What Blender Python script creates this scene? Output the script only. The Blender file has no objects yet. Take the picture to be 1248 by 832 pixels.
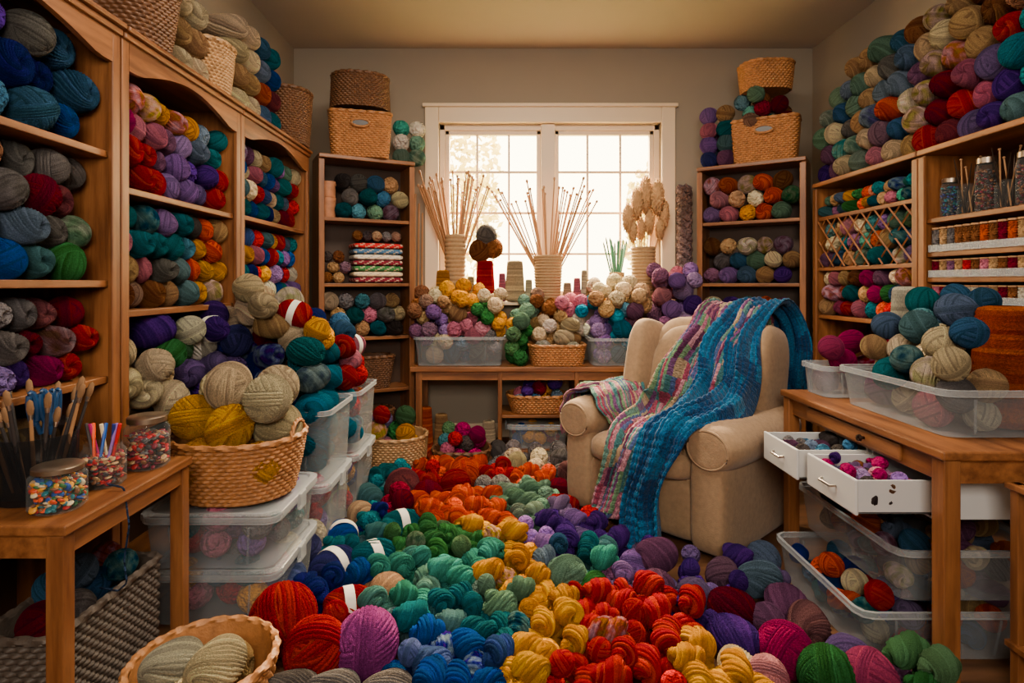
import bpy, bmesh, math, random
import numpy as np
from mathutils import Vector, Matrix
rnd = random.Random(7)
nr = np.random.RandomState(5)
PI = math.pi
F, CX, CY, EYE = 700.0, 615.0, 345.0, 1.3
COL = bpy.context.scene.collection
def pxx(x, y): return CX + F*x/y
def at(px, py, z):
    y = F*(EYE-z)/(py-CY); return (px-CX)*y/F, y
def R(d): return math.radians(d)

# ---------------------------------------------------------------- colours
def lin(h):
    o = []
    for i in (0, 2, 4):
        c = int(h[i:i+2], 16)/255
        o.append(c/12.92 if c <= .04045 else ((c+.055)/1.055)**2.4)
    return tuple(o)
PAL = {
 'c': ('cream', 'ecd4a8'), 'b': ('beige', 'c49a6a'), 't': ('brown', '845230'), 'g': ('grey', '767070'),
 'G': ('green', '34783e'), 's': ('sage green', '70987f'), 'T': ('teal', '12707c'), 'A': ('seafoam', '40a08e'),
 'B': ('blue', '1450a6'), 'N': ('navy', '1e2c7a'), 'D': ('denim blue', '3c688e'), 'P': ('purple', '4e2c84'),
 'L': ('lavender', '906ab4'), 'M': ('magenta', 'ae1662'), 'K': ('pink', 'd67890'), 'R': ('red', 'c4020c'),
 'W': ('wine red', '780a28'), 'O': ('orange', 'f04e04'), 'Y': ('golden yellow', 'f8a608'), 'U': ('rust', 'c05014'),
 'k': ('charcoal', '4a4242'), 'm': ('mauve', '825478'), 'e': ('turquoise', '0c84a4'), 'w': ('off white', 'e8dcc6'),
 'o': ('orchid', 'ac469e')}

# ---------------------------------------------------------------- materials
def newmat(name):
    m = bpy.data.materials.new(name); m.use_nodes = True
    nt = m.node_tree; b = nt.nodes['Principled BSDF']
    return m, nt, b
def mixc(nt, fac, a, b, typ='MIX'):
    n = nt.nodes.new('ShaderNodeMix'); n.data_type = 'RGBA'; n.blend_type = typ
    for idx, v in ((0, fac), (6, a), (7, b)):
        if hasattr(v, 'links'): nt.links.new(v, n.inputs[idx])
        else: n.inputs[idx].default_value = v if idx == 0 else (*v[:3], 1)
    return n.outputs[2]
def bump(nt, b, h, strength=.3, dist=.01):
    n = nt.nodes.new('ShaderNodeBump'); n.inputs['Strength'].default_value = strength; n.inputs['Distance'].default_value = dist
    nt.links.new(h, n.inputs['Height']); nt.links.new(n.outputs[0], b.inputs['Normal'])
def tex(nt, scale, sc=(1, 1, 1), detail=3, coord='Object', rough=.5):
    tc = nt.nodes.new('ShaderNodeTexCoord'); mp = nt.nodes.new('ShaderNodeMapping'); mp.inputs['Scale'].default_value = sc
    nz = nt.nodes.new('ShaderNodeTexNoise'); nz.inputs['Scale'].default_value = scale; nz.inputs['Detail'].default_value = detail; nz.inputs['Roughness'].default_value = rough
    nt.links.new(tc.outputs[coord], mp.inputs[0]); nt.links.new(mp.outputs[0], nz.inputs['Vector'])
    return nz.outputs['Fac']
def mrange(nt, src, a, b, c, d):
    n = nt.nodes.new('ShaderNodeMapRange'); nt.links.new(src, n.inputs[0])
    for i, v in enumerate((a, b, c, d)): n.inputs[i+1].default_value = v
    return n.outputs[0]
def hsv(nt, col, h=None, s=None, v=None):
    n = nt.nodes.new('ShaderNodeHueSaturation')
    if hasattr(col, 'links'): nt.links.new(col, n.inputs['Color'])
    else: n.inputs['Color'].default_value = (*col, 1)
    for k, x in (('Hue', h), ('Saturation', s), ('Value', v)):
        if x is None: continue
        if hasattr(x, 'links'): nt.links.new(x, n.inputs[k])
        else: n.inputs[k].default_value = x
    return n.outputs[0]
def simple(name, c, rough=.6, var=.15, scale=12, bs=.15, metal=0, sheen=0, sc=(1, 1, 1), bd=.004):
    m, nt, b = newmat(name)
    f = tex(nt, scale, sc)
    nt.links.new(mixc(nt, f, tuple(x*(1-var) for x in c), tuple(min(1, x*(1+var)) for x in c)), b.inputs['Base Color'])
    b.inputs['Roughness'].default_value = rough; b.inputs['Metallic'].default_value = metal
    if sheen: b.inputs['Sheen Weight'].default_value = sheen
    if bs: bump(nt, b, tex(nt, scale*4, sc), bs, bd)
    return m
def wood(name, dark, light, sc):
    m, nt, b = newmat(name)
    f = tex(nt, 2.2, sc, 6, rough=.65)
    r = nt.nodes.new('ShaderNodeValToRGB'); r.color_ramp.elements[0].position = .35; r.color_ramp.elements[1].position = .68
    r.color_ramp.elements[0].color = (*dark, 1); r.color_ramp.elements[1].color = (*light, 1)
    nt.links.new(f, r.inputs[0]); nt.links.new(r.outputs[0], b.inputs['Base Color'])
    b.inputs['Roughness'].default_value = .4; bump(nt, b, f, .12, .004)
    return m
WD, WL = (.11, .033, .008), (.31, .115, .032)
M = {}
M['wood_v'] = wood('oak_vertical', WD, WL, (9, 9, .8))
M['wood_h'] = wood('oak_lengthwise', WD, WL, (.8, 9, 9))
M['wood_y'] = wood('oak_crosswise', WD, WL, (9, .8, 9))
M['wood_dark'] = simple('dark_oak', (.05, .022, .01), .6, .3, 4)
M['floor'] = wood('floorboards', (.06, .026, .01), (.16, .07, .03), (.6, 6, 6))
M['wall'] = simple('painted_plaster', (.27, .218, .16), .9, .04, 5, .05)
M['ceil'] = simple('ceiling_paint', (.42, .36, .29), .9, .03, 5, .04)
M['trim'] = simple('painted_trim', (.70, .54, .36), .45, .03, 5, 0)
M['wicker'] = simple('honey_wicker', (.36, .145, .04), .55, .6, 30, .4)
M['wicker_l'] = simple('pale_wicker', (.38, .21, .085), .55, .6, 30, .4)
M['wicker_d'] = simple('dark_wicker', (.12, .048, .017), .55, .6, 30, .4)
M['wicker_g'] = simple('grey_wicker', (.06, .044, .033), .6, .5, 30, .4)
M['linen'] = simple('beige_linen', (.29, .18, .095), .95, .3, 40, .5, sheen=.15, bd=.003)
M['white_pl'] = simple('white_plastic', (.55, .55, .55), .35, .02, 5, 0)
M['metal'] = simple('brushed_metal', (.5, .47, .43), .3, .1, 30, .05, metal=1)
M['lidmetal'] = simple('aged_lid_metal', (.45, .36, .27), .35, .1, 30, .05, metal=1)
M['knob'] = simple('dark_bronze', (.06, .04, .03), .35, .1, 30, .05, metal=1)
M['needle'] = simple('bamboo', (.34, .165, .065), .5, .2, 20, .05)
M['twine'] = simple('jute_twine', (.34, .21, .10), .95, .3, 60, .3)
M['plume'] = simple('dried_plume', (.50, .28, .12), .95, .3, 18, .5, bd=.02)
M['paper'] = simple('paper_band', (.60, .56, .49), .7, .05, 8, 0)
M['blueplastic'] = simple('blue_handle_plastic', (.010, .05, .14), .35, .1, 5, 0)
M['black'] = simple('black_handle_and_hole_shade', (.03, .025, .025), .4, .1, 5, 0)
M['bristle'] = simple('brush_bristle', (.2, .1, .04), .9, .3, 40, .2)
M['leaf'] = simple('sunlit_leaf', (.6, .5, .15), .7, .35, 3, 0)
M['bark'] = simple('bark', (.2, .14, .08), .9, .3, 8, .3)
M['cardboard'] = simple('patterned_tin', (.4, .16, .07), .6, .5, 25, 0)

def yarnmat(name, mode):
    m, nt, b = newmat(name)
    if mode == 'attr':
        a = nt.nodes.new('ShaderNodeAttribute'); a.attribute_name = 'Col'; col = a.outputs['Color']
        col = hsv(nt, col, None, 1.03, .88)
    else:
        oi = nt.nodes.new('ShaderNodeObjectInfo'); col = oi.outputs['Color']
        if mode == 'v':
            f = tex(nt, 1.6, (1, 1, 1), 1)
            col = hsv(nt, col, mrange(nt, f, .3, .7, .45, .56), mrange(nt, f, .35, .65, .55, 1.1), mrange(nt, f, .35, .65, 1.3, .7))
        col = hsv(nt, col, None, 1.02, mrange(nt, oi.outputs['Random'], 0, 1, .84, 1.14))
    ta = nt.nodes.new('ShaderNodeAttribute'); ta.attribute_name = 'tint'
    if mode != 'attr':
        col = hsv(nt, col, mrange(nt, ta.outputs['Fac'], 0, 1, .49, .51), None, mrange(nt, ta.outputs['Fac'], 0, 1, .55, 1.3))
    f2 = tex(nt, 16, (1, 1, 1), 4)
    col = hsv(nt, col, None, None, mrange(nt, f2, .3, .7, .66, 1.24))
    nt.links.new(col, b.inputs['Base Color'])
    b.inputs['Roughness'].default_value = 1.0; b.inputs['Sheen Weight'].default_value = .2; b.inputs['Sheen Roughness'].default_value = .35; b.inputs['Specular IOR Level'].default_value = .03
    nt.links.new(col, b.inputs['Sheen Tint'])
    bump(nt, b, tex(nt, 42, (1, 1, 1), 4), 1.0, .09)
    return m
M['yarn'] = yarnmat('wool', 'o'); M['yarnv'] = yarnmat('variegated_wool', 'v'); M['attr_wool'] = yarnmat('mixed_wool', 'attr')
def attrmat(name, rough):
    m, nt, b = newmat(name)
    a = nt.nodes.new('ShaderNodeAttribute'); a.attribute_name = 'Col'
    nt.links.new(a.outputs['Color'], b.inputs['Base Color']); b.inputs['Roughness'].default_value = rough
    return m
M['attr_bead'] = attrmat('mixed_beads', .4)

def clearmat(name, c, opac, rough=.15, edge=.4):
    m, nt, b = newmat(name)
    out = nt.nodes['Material Output']
    tr = nt.nodes.new('ShaderNodeBsdfTransparent'); tr.inputs[0].default_value = (*[.6+.4*x for x in c], 1)
    mx = nt.nodes.new('ShaderNodeMixShader')
    b.inputs['Base Color'].default_value = (*c, 1); b.inputs['Roughness'].default_value = rough
    lw = nt.nodes.new('ShaderNodeLayerWeight'); lw.inputs['Blend'].default_value = .5
    pw = nt.nodes.new('ShaderNodeMath'); pw.operation = 'POWER'; pw.inputs[1].default_value = 3.5; nt.links.new(lw.outputs['Facing'], pw.inputs[0])
    ad = nt.nodes.new('ShaderNodeMath'); ad.operation = 'MULTIPLY_ADD'; ad.use_clamp = True; ad.inputs[1].default_value = edge; ad.inputs[2].default_value = opac
    nt.links.new(pw.outputs[0], ad.inputs[0]); nt.links.new(ad.outputs[0], mx.inputs[0])
    nt.links.new(tr.outputs[0], mx.inputs[1]); nt.links.new(b.outputs[0], mx.inputs[2]); nt.links.new(mx.outputs[0], out.inputs[0])
    return m
M['clear'] = clearmat('clear_plastic', (.6, .64, .67), .15, .2)
M['milky'] = clearmat('milky_plastic', (.6, .63, .65), .3, .25)
M['glass'] = clearmat('jar_glass', (.6, .65, .65), .03, .04, .3)
M['pane'] = clearmat('window_glass', (.95, .95, .95), .0, .05)

# ---------------------------------------------------------------- mesh builder
class MB:
    def __init__(s): s.v = []; s.f = []
    def add(s, v, f):
        o = len(s.v); s.v += [tuple(p) for p in v]; s.f += [tuple(i+o for i in q) for q in f]
    def box(s, x0, y0, z0, x1, y1, z1, Mx=None):
        v = [Vector(p) for p in ((x0,y0,z0),(x1,y0,z0),(x1,y1,z0),(x0,y1,z0),(x0,y0,z1),(x1,y0,z1),(x1,y1,z1),(x0,y1,z1))]
        if Mx: v = [Mx @ p for p in v]
        s.add(v, [(0,3,2,1),(4,5,6,7),(0,1,5,4),(1,2,6,5),(2,3,7,6),(3,0,4,7)]); return s
    def grid(s, P, cu=False, cv=False, cap=False, Mx=None):
        P = np.asarray(P, float); nu, nv = P.shape[:2]
        v = P.reshape(-1, 3)
        if Mx: v = [Mx @ Vector(p) for p in v]
        f = []
        for i in range(nu if cu else nu-1):
            for j in range(nv if cv else nv-1):
                a = i*nv+j; b = i*nv+(j+1) % nv; c = ((i+1) % nu)*nv+(j+1) % nv; d = ((i+1) % nu)*nv+j
                f.append((a, b, c, d))
        if cap: f.append(tuple(range(nv))[::-1]); f.append(tuple((nu-1)*nv+j for j in range(nv)))
        s.add(v, f); return s
    def lathe(s, prof, n=32, c=(0, 0, 0), Mx=None, cap=False):
        t = np.linspace(0, 2*PI, n, endpoint=False)
        P = np.array([[(c[0]+r*math.cos(a), c[1]+r*math.sin(a), c[2]+z) for a in t] for r, z in prof])
        return s.grid(P, cv=True, Mx=Mx, cap=cap)
    def tube(s, pts, r, n=8, closed=False):
        pts = [Vector(p) for p in pts]; k = len(pts); P = []
        up = Vector((0, 0, 1)); rs = r if hasattr(r, '__len__') else [r]*k
        for i, p in enumerate(pts):
            if closed: d = pts[(i+1) % k]-pts[i-1]
            else: d = pts[min(i+1, k-1)]-pts[max(i-1, 0)]
            d.normalize()
            u = up if abs(d.dot(up)) < .9 else Vector((1, 0, 0))
            a = d.cross(u).normalized(); b = a.cross(d)
            P.append([p+(a*math.cos(2*PI*j/n)+b*math.sin(2*PI*j/n))*rs[i] for j in range(n)])
        return s.grid(np.array(P), cu=closed, cv=True, cap=not closed)
    def prism(s, poly, y0, y1, Mx=None):
        n = len(poly); v = [Vector((x, y0, z)) for x, z in poly]+[Vector((x, y1, z)) for x, z in poly]
        if Mx: v = [Mx @ p for p in v]
        s.add(v, [tuple(range(n)), tuple(range(2*n-1, n-1, -1))]+[(i, i+n, (i+1) % n+n, (i+1) % n) for i in range(n)]); return s
    def puff(s, c, h, e1=.35, e2=.3, nu=28, nv=56, Mx=None, wob=0):
        ph = np.linspace(-PI/2, PI/2, nu)[:, None]; th = np.linspace(0, 2*PI, nv, endpoint=False)[None, :]
        sp = lambda w, e: np.sign(w)*np.abs(w)**e
        k = 1+wob*np.sin(3*th+1)*np.cos(ph)+wob*np.sin(5*ph+2)
        x = h[0]*sp(np.cos(ph), e1)*sp(np.cos(th), e2)*k; y = h[1]*sp(np.cos(ph), e1)*sp(np.sin(th), e2)*k; z = h[2]*sp(np.sin(ph), e1)*k
        P = np.stack([x+c[0], y+c[1], z+c[2]], -1)
        return s.grid(P, cv=True, Mx=Mx)
    def build(s, name, mat, parent=None, smooth=True, bevel=0, ang=40):
        me = bpy.data.meshes.new(name); me.from_pydata(s.v, [], s.f); me.update()
        bm = bmesh.new(); bm.from_mesh(me); bmesh.ops.recalc_face_normals(bm, faces=bm.faces); bm.to_mesh(me); bm.free()
        me.materials.append(mat)
        if smooth:
            me.polygons.foreach_set('use_smooth', [True]*len(me.polygons))
            if ang: me.set_sharp_from_angle(angle=R(ang))
        o = bpy.data.objects.new(name, me); COL.objects.link(o); o.parent = parent
        if bevel:
            b = o.modifiers.new('b', 'BEVEL'); b.width = bevel; b.segments = 2; b.limit_method = 'ANGLE'
        return o
def tag(o, label, cat, group=None):
    o['label'] = label; o['category'] = cat
    if group: o['group'] = group
    return o
def thing(name, label, cat, loc, rz=0, group=None):
    o = bpy.data.objects.new(name, None); COL.objects.link(o); o.empty_display_size = .05
    o.location = loc; o.rotation_euler = (0, 0, rz); return tag(o, label, cat, group)
def struct(o): o['kind'] = 'structure'; return o

# ---------------------------------------------------------------- yarn meshes
def npmesh(name, V, Fa, mat, tint=None):
    me = bpy.data.meshes.new(name); me.from_pydata(V.tolist(), [], Fa.tolist() if hasattr(Fa, 'tolist') else Fa); me.update()
    me.polygons.foreach_set('use_smooth', [True]*len(me.polygons)); me.materials.append(mat)
    if tint is not None:
        a = me.attributes.new('tint', 'FLOAT', 'POINT'); a.data.foreach_set('value', np.asarray(tint, np.float32).ravel())
    return me
_ico = {}
def ico(sub):
    if sub not in _ico:
        bm = bmesh.new(); bmesh.ops.create_icosphere(bm, subdivisions=sub, radius=1)
        _ico[sub] = (np.array([v.co[:] for v in bm.verts]), np.array([[v.index for v in f.verts] for f in bm.faces])); bm.free()
    return _ico[sub]
def hsh(k): 
    q = np.sin(k*12.9898+4.1)*43758.5453; return q-np.floor(q)
def ballverts(sub, seed, sp=.12, amp=.065):
    V, Fa = ico(sub); rs = np.random.RandomState(seed)
    n = V/np.linalg.norm(V, axis=1)[:, None]
    h = np.zeros(len(n)); tt = np.zeros(len(n))
    for k in range(11):
        a = rs.normal(size=3); a /= np.linalg.norm(a); w = 1.2 if k == 0 else rs.uniform(.2, .45)
        t = n @ a; m = np.abs(t) < w
        q = t/sp; saw = (q % 1)*2-1
        rid = np.sqrt(np.clip(1-saw**2, 0, 1))
        hh = (.90+.007*k)+.03*np.clip(1-(t/w)**2, 0, 1)+amp*rid
        h = np.where(m, hh, h); tt = np.where(m, hsh(np.floor(q)+17*k), tt)
    return n*h[:, None], Fa, tt
def gridfaces(nu, nv):
    i = np.arange(nu-1)[:, None]; j = np.arange(nv)[None, :]
    a = i*nv+j; b = i*nv+(j+1) % nv; c = (i+1)*nv+(j+1) % nv; d = (i+1)*nv+j
    return np.stack([a, b, c, d], -1).reshape(-1, 4)
def skeinverts(seed, nu=110, nv=216, NS=23, tw=1.8, LH=1.3, e=.66, dim=.26):
    rs = np.random.RandomState(seed)
    ph = np.linspace(-PI/2, PI/2, nu)[:, None]; v = np.linspace(0, 2*PI, nv, endpoint=False)[None, :]
    s, c = np.sin(ph), np.cos(ph)
    y = LH*np.sign(s)*np.abs(s)**.85; r = np.abs(c)**e
    r = r*(1+.04*np.sin(3*v+rs.uniform(0, 6)+s*2)+.03*np.sin(2*v+rs.uniform(0, 6)))
    phase = NS*v/(2*PI)*1.0+tw*s*3.2+.4*np.sin(2*v+3*s)+np.sign(s)*2.5*np.abs(s)**6
    saw = (phase % 1)*2-1; rid = np.sqrt(np.clip(1-saw**2, 0, 1))
    r2 = r*(.89+.125*rid)
    y = y*(.94+.06*rid)-np.sign(s)*dim*np.exp(-(r/.24)**2)
    P = np.stack([r2*np.cos(v), y*np.ones_like(v), r2*np.sin(v)], -1)
    return P.reshape(-1, 3), gridfaces(nu, nv), hsh(np.floor(phase) % NS+0*r2)
def hankverts(seed, turns=1.0, LH=1.4, nu=130, nv=90, R2=.52, NS=10, amp=.22):
    rs = np.random.RandomState(seed); Vs = []; Fs = []; Ts = []; o = 0
    for k in (0, 1):
        t = np.linspace(-1, 1, nu)[:, None]; v = np.linspace(0, 2*PI, nv, endpoint=False)[None, :]
        th = turns*PI*t+k*PI+rs.uniform(-.1, .1)
        off = .5*(1-.35*np.abs(t)**4)
        cx, cz = off*np.cos(th), off*np.sin(th)
        rr = R2*np.clip(1-np.abs(t)**4, 0.0, 1)**.5*(1+.06*np.sin(5*t+k))
        phase = NS*v/(2*PI)-4.0*t
        saw = (phase % 1)*2-1; rid = np.sqrt(np.clip(1-saw**2, 0, 1))
        rr = rr*(1.03-amp+amp*rid)
        sl = turns*PI*off/LH
        x = cx+rr*np.cos(v); z = cz+rr*np.sin(v)
        y = LH*t+0*v-sl*rr*(np.cos(v)*(-np.sin(th))+np.sin(v)*np.cos(th))*.7
        Vs.append(np.stack([x, y, z], -1).reshape(-1, 3)); Fs.append(gridfaces(nu, nv)+o); o += nu*nv
        Ts.append(hsh(np.floor(phase) % NS+k*31+0*x).ravel())
    return np.concatenate(Vs), np.concatenate(Fs), np.concatenate(Ts)
def coneverts(seed, H=2.6, r0=1.0, r1=.72, nu=130, nv=96):
    t = np.linspace(0, 1, nu)[:, None]; v = np.linspace(0, 2*PI, nv, endpoint=False)[None, :]
    rr = r0+(r1-r0)*t
    edge = np.minimum(t, 1-t); rr = rr*(1-.5*np.exp(-edge/.012))
    ph = (t*26+v/(2*PI)*2) % 1*2-1; ph2 = (t*26-v/(2*PI)*2) % 1*2-1
    rr = rr+.035*np.maximum(np.sqrt(1-ph**2), np.sqrt(1-ph2**2))
    P = np.stack([rr*np.cos(v), rr*np.sin(v), t*H+0*v], -1)
    return P.reshape(-1, 3), gridfaces(nu, nv), hsh(np.floor(t*26)+0*v)
KM = {}
for key, gens in {
    'ball': [ballverts(7, 1), ballverts(7, 2), ballverts(7, 3, .145, .075), ballverts(7, 4, .10, .055)],
    'skein': [skeinverts(1), skeinverts(2, NS=20, tw=2.6), skeinverts(3, NS=26, tw=1.2, e=.78, dim=.18)],
    'hank': [hankverts(1, 1.0), hankverts(2, 1.35), hankverts(3, .8, 1.2, NS=9)],
    'cone': [coneverts(1)]}.items():
    KM[key] = [(npmesh('yarn_'+key, v, f, M['yarn'], t), npmesh('variegated_yarn_'+key, v, f, M['yarnv'], t)) for v, f, t in gens]
_b = MB(); _b.lathe([(1.03, -.26), (1.05, -.24), (1.05, .24), (1.03, .26)], 48); BAND = _b.build('label_band', M['paper'])
BANDME = BAND.data; bpy.data.objects.remove(BAND)
for vv in BANDME.vertices: x, y, z = vv.co; vv.co = (x, z, y)

REG = []
KIND = {'ball': 'yarn ball', 'skein': 'yarn skein', 'hank': 'twisted yarn hank', 'cone': 'yarn cone'}
def yarn(kind, x, y, z, r, col, place, rz=None, sy=None, band=False, vg=None, tilt=0, group=None):
    if vg is None: vg = rnd.random() < .14
    pair = rnd.choice(KM[kind]); me = pair[1 if vg else 0]
    o = bpy.data.objects.new('yarn_'+kind, me); COL.objects.link(o)
    o.location = (x, y, z)
    if kind == 'ball':
        o.rotation_euler = (rnd.uniform(0, 6.28), rnd.uniform(0, 6.28), rnd.uniform(0, 6.28))
        o.scale = (r*rnd.uniform(.97, 1.06), r*rnd.uniform(.92, 1.03), r*rnd.uniform(.90, 1.02))
    elif kind == 'cone': o.scale = (r, r, sy or r); o.rotation_euler = (0, 0, rnd.uniform(0, 6))
    else:
        if rz is None: rz = rnd.uniform(0, 2*PI)
        o.rotation_euler = (tilt, rnd.uniform(0, 6.28), rz)
        o.scale = (r, (sy or r*rnd.uniform(.95, 1.1)), r)
    c = lin(PAL[col][1]); j = rnd.uniform(.85, 1.15); wv = rnd.uniform(.04, .18) if rnd.random() < .3 and col not in 'RYOk' else 0
    o.color = (min(1, c[0]*j*(1-wv)+wv*.8), min(1, c[1]*j*rnd.uniform(.92, 1.08)*(1-wv)+wv*.7), min(1, c[2]*j*rnd.uniform(.92, 1.08)*(1-wv)+wv*.65), 1)
    if band:
        b = bpy.data.objects.new('label_band', BANDME); COL.objects.link(b); b.parent = o; b['label'] = 'white paper label band'
    REG.append([o, PAL[col][0], kind, place, group or 'yarn '+place, vg, r]); return o

ORD = ['first','second','third','fourth','fifth','sixth','seventh','eighth','ninth','tenth','eleventh','twelfth','thirteenth','fourteenth','fifteenth','sixteenth','seventeenth','eighteenth','nineteenth','twentieth']
def ordw(i):
    if i < 20: return ORD[i]
    tens = {2: 'twenty', 3: 'thirty', 4: 'forty', 5: 'fifty', 6: 'sixty', 7: 'seventy', 8: 'eighty'}[(i+1)//10]; u = (i+1) % 10
    return tens+'-'+ORD[u-1] if u else tens[:-1]+'ieth'
def colormesh(name, pieces, mat, parent=None):
    Vs, Fs, Cs, o = [], [], [], 0
    for V, Fa, c in pieces: Vs.append(V); Fs.append(np.asarray(Fa)+o); o += len(V); Cs.append(np.tile([*c, 1.], (len(V), 1)))
    F4 = [f for f in Fs if f.shape[1] == 4]; F3 = [f for f in Fs if f.shape[1] == 3]
    fl = (np.concatenate(F4).tolist() if F4 else [])+(np.concatenate(F3).tolist() if F3 else [])
    me = npmesh(name, np.concatenate(Vs), fl, mat)
    ca = me.color_attributes.new('Col', 'FLOAT_COLOR', 'POINT'); ca.data.foreach_set('color', np.concatenate(Cs).astype(np.float32).ravel())
    ob = bpy.data.objects.new(name, me); COL.objects.link(ob); ob.parent = parent; return ob
def merge_rest(blockers, limit=298):
    """yarn beyond the 300 that show largest of each kind is merged into one stuff object per kind"""
    W, H = 624, 416; buf = np.full((H, W), -1, int)
    items = [(math.sqrt(e[0].location.x**2+e[0].location.y**2), i, e[0].location, e[6]) for i, e in enumerate(REG)]+[(math.sqrt(b[0]**2+b[1]**2), -2, Vector(b[:3]), b[3]) for b in blockers]
    items.sort(key=lambda q: q[0]); vis = np.zeros(len(REG))
    for d, i, p, r in items:
        if p.y < .3: continue
        cx, cy, rp = (CX+F*p.x/p.y)/2, (CY-F*(p.z-EYE)/p.y)/2, F*r/p.y/2
        x0, x1, y0, y1 = max(0, int(cx-rp)), min(W, int(cx+rp)+1), max(0, int(cy-rp)), min(H, int(cy+rp)+1)
        if x0 >= x1 or y0 >= y1: continue
        yy, xx = np.mgrid[y0:y1, x0:x1]; m = ((xx-cx)**2+(yy-cy)**2 < rp*rp) & (buf[y0:y1, x0:x1] == -1)
        buf[y0:y1, x0:x1][m] = i
        if i >= 0: vis[i] = m.sum()
    keep = []; 
    T = {'ball': ballverts(5, 11, .2, .05)[:2], 'skein': skeinverts(5, 40, 54, NS=9)[:2], 'hank': hankverts(5, 1.1, 1.4, 46, 48, NS=7)[:2]}
    T0 = {'ball': ballverts(4, 11, .3, .05)[:2], 'skein': skeinverts(5, 20, 27, NS=5)[:2], 'hank': hankverts(5, 1.1, 1.4, 18, 14, NS=3)[:2]}
    for kd in ('ball', 'skein', 'hank', 'cone'):
        L = sorted([i for i, e in enumerate(REG) if e[2] == kd], key=lambda i: -vis[i])
        if kd == 'cone': keep += L; continue
        k = [i for i in L[:limit] if vis[i] > 3]; sk = set(k); rest = [i for i in L if i not in sk]; keep += k
        print(kd, 'visible', int((vis[L] > 3).sum()), 'kept', len(k), 'merged', len(rest))
        pcs = []
        for i in rest:
            o = REG[i][0]; A = np.array(o.matrix_basis); TT = (T if vis[i] > 0 else T0)[kd]
            pcs.append((TT[0] @ A[:3, :3].T+A[:3, 3], TT[1], tuple(o.color[:3])))
            for ch in list(o.children): bpy.data.objects.remove(ch)
            bpy.data.objects.remove(o)
        if kd == 'ball':
            for (x, y, z, r, c) in REST: pcs.append((T['ball'][0]*r+np.array([x, y, z]), T['ball'][1], lin(PAL[c][1])))
        if pcs:
            o = colormesh({'ball': 'yarn_balls', 'skein': 'yarn_skeins', 'hank': 'yarn_hanks'}[kd], pcs, M['attr_wool']); o['kind'] = 'stuff'
            tag(o, {'ball': 'small yarn balls packed inside the bins and under the heaps', 'skein': 'yarn skeins packed beneath and behind the visible skeins', 'hank': 'twisted hanks packed beneath the top layer on the floor'}[kd], 'yarn')
    REG[:] = [REG[i] for i in sorted(keep)]
def finish_labels():
    d = {}
    for e in REG:
        o, cn, kd, pl, gr, vg, r = e
        base = ('variegated ' if vg else '')+cn+' '+KIND[kd]
        if any(ch.name.startswith('label_band') for ch in o.children): base = 'paper banded '+base
        d.setdefault((base, pl), []).append(e)
    for (base, pl), L in d.items():
        L.sort(key=lambda e: pxx(e[0].location.x, e[0].location.y))
        for i, e in enumerate(L):
            o = e[0]
            if len(L) == 1: lab = base+' '+pl
            elif i == 0: lab = base+' '+pl+', leftmost such'
            elif i == len(L)-1: lab = base+' '+pl+', rightmost such'
            else: lab = base+' '+pl+', '+ordw(i)+' such from left'
            if len(lab.split()) > 16: lab = lab.replace(' such', '')
            if len(lab.split()) > 16: lab = lab.replace(', top row', ' top row').replace(' twisted', '').replace('golden ', '')
            tag(o, lab, KIND[e[2]].replace('twisted ', ''), e[4])

def fill(case, z, rows, place, kind='skein', yc=.13, x0=.035, x1=None, half=.1, mix=.45):
    ox, oy, rot, w = case; x1 = x1 or w-.035; n = max(len(q) for q in rows)
    sp = (x1-x0)/(n+(.5 if len(rows) > 1 else 0)); r = sp/2
    names = {1: ['only row'], 2: ['bottom row', 'top row'], 3: ['bottom row', 'middle row', 'top row'], 4: ['bottom row', 'second row', 'third row', 'top row'], 5: ['bottom row', 'second row', 'third row', 'fourth row', 'top row'], 6: ['bottom row', 'second row', 'third row', 'fourth row', 'fifth row', 'top row']}[len(rows)]
    for j, row in enumerate(reversed(rows)):
        for i, ch in enumerate(row):
            if ch == '.': continue
            lx = x0+sp*(i+.5+(j % 2)*.5)+rnd.uniform(-.1, .1)*r; ly = yc+rnd.uniform(-.03, .02)
            lz = z+r*1.0+j*r*1.76+(rnd.uniform(-.05, .05)*r if j else 0)
            wx = ox+lx*math.cos(rot)-ly*math.sin(rot); wy = oy+lx*math.sin(rot)+ly*math.cos(rot)
            kd = kind
            if rnd.random() < mix:
                kd = 'ball' if kind == 'skein' else 'skein'
            yb = 0
            if kd == 'ball' and kind == 'skein':
                wx -= -.035*math.sin(rot); wy -= .035*math.cos(rot)
            yarn(kd, wx, wy, lz, r*rnd.uniform(.97, 1.1), ch, place+(', '+names[j] if len(rows) > 1 else ''), rz=rot+rnd.uniform(-.3, .3), sy=half/1.3*rnd.uniform(.8, 1.05) if kd == 'skein' else None, group='yarn '+place)

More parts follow.
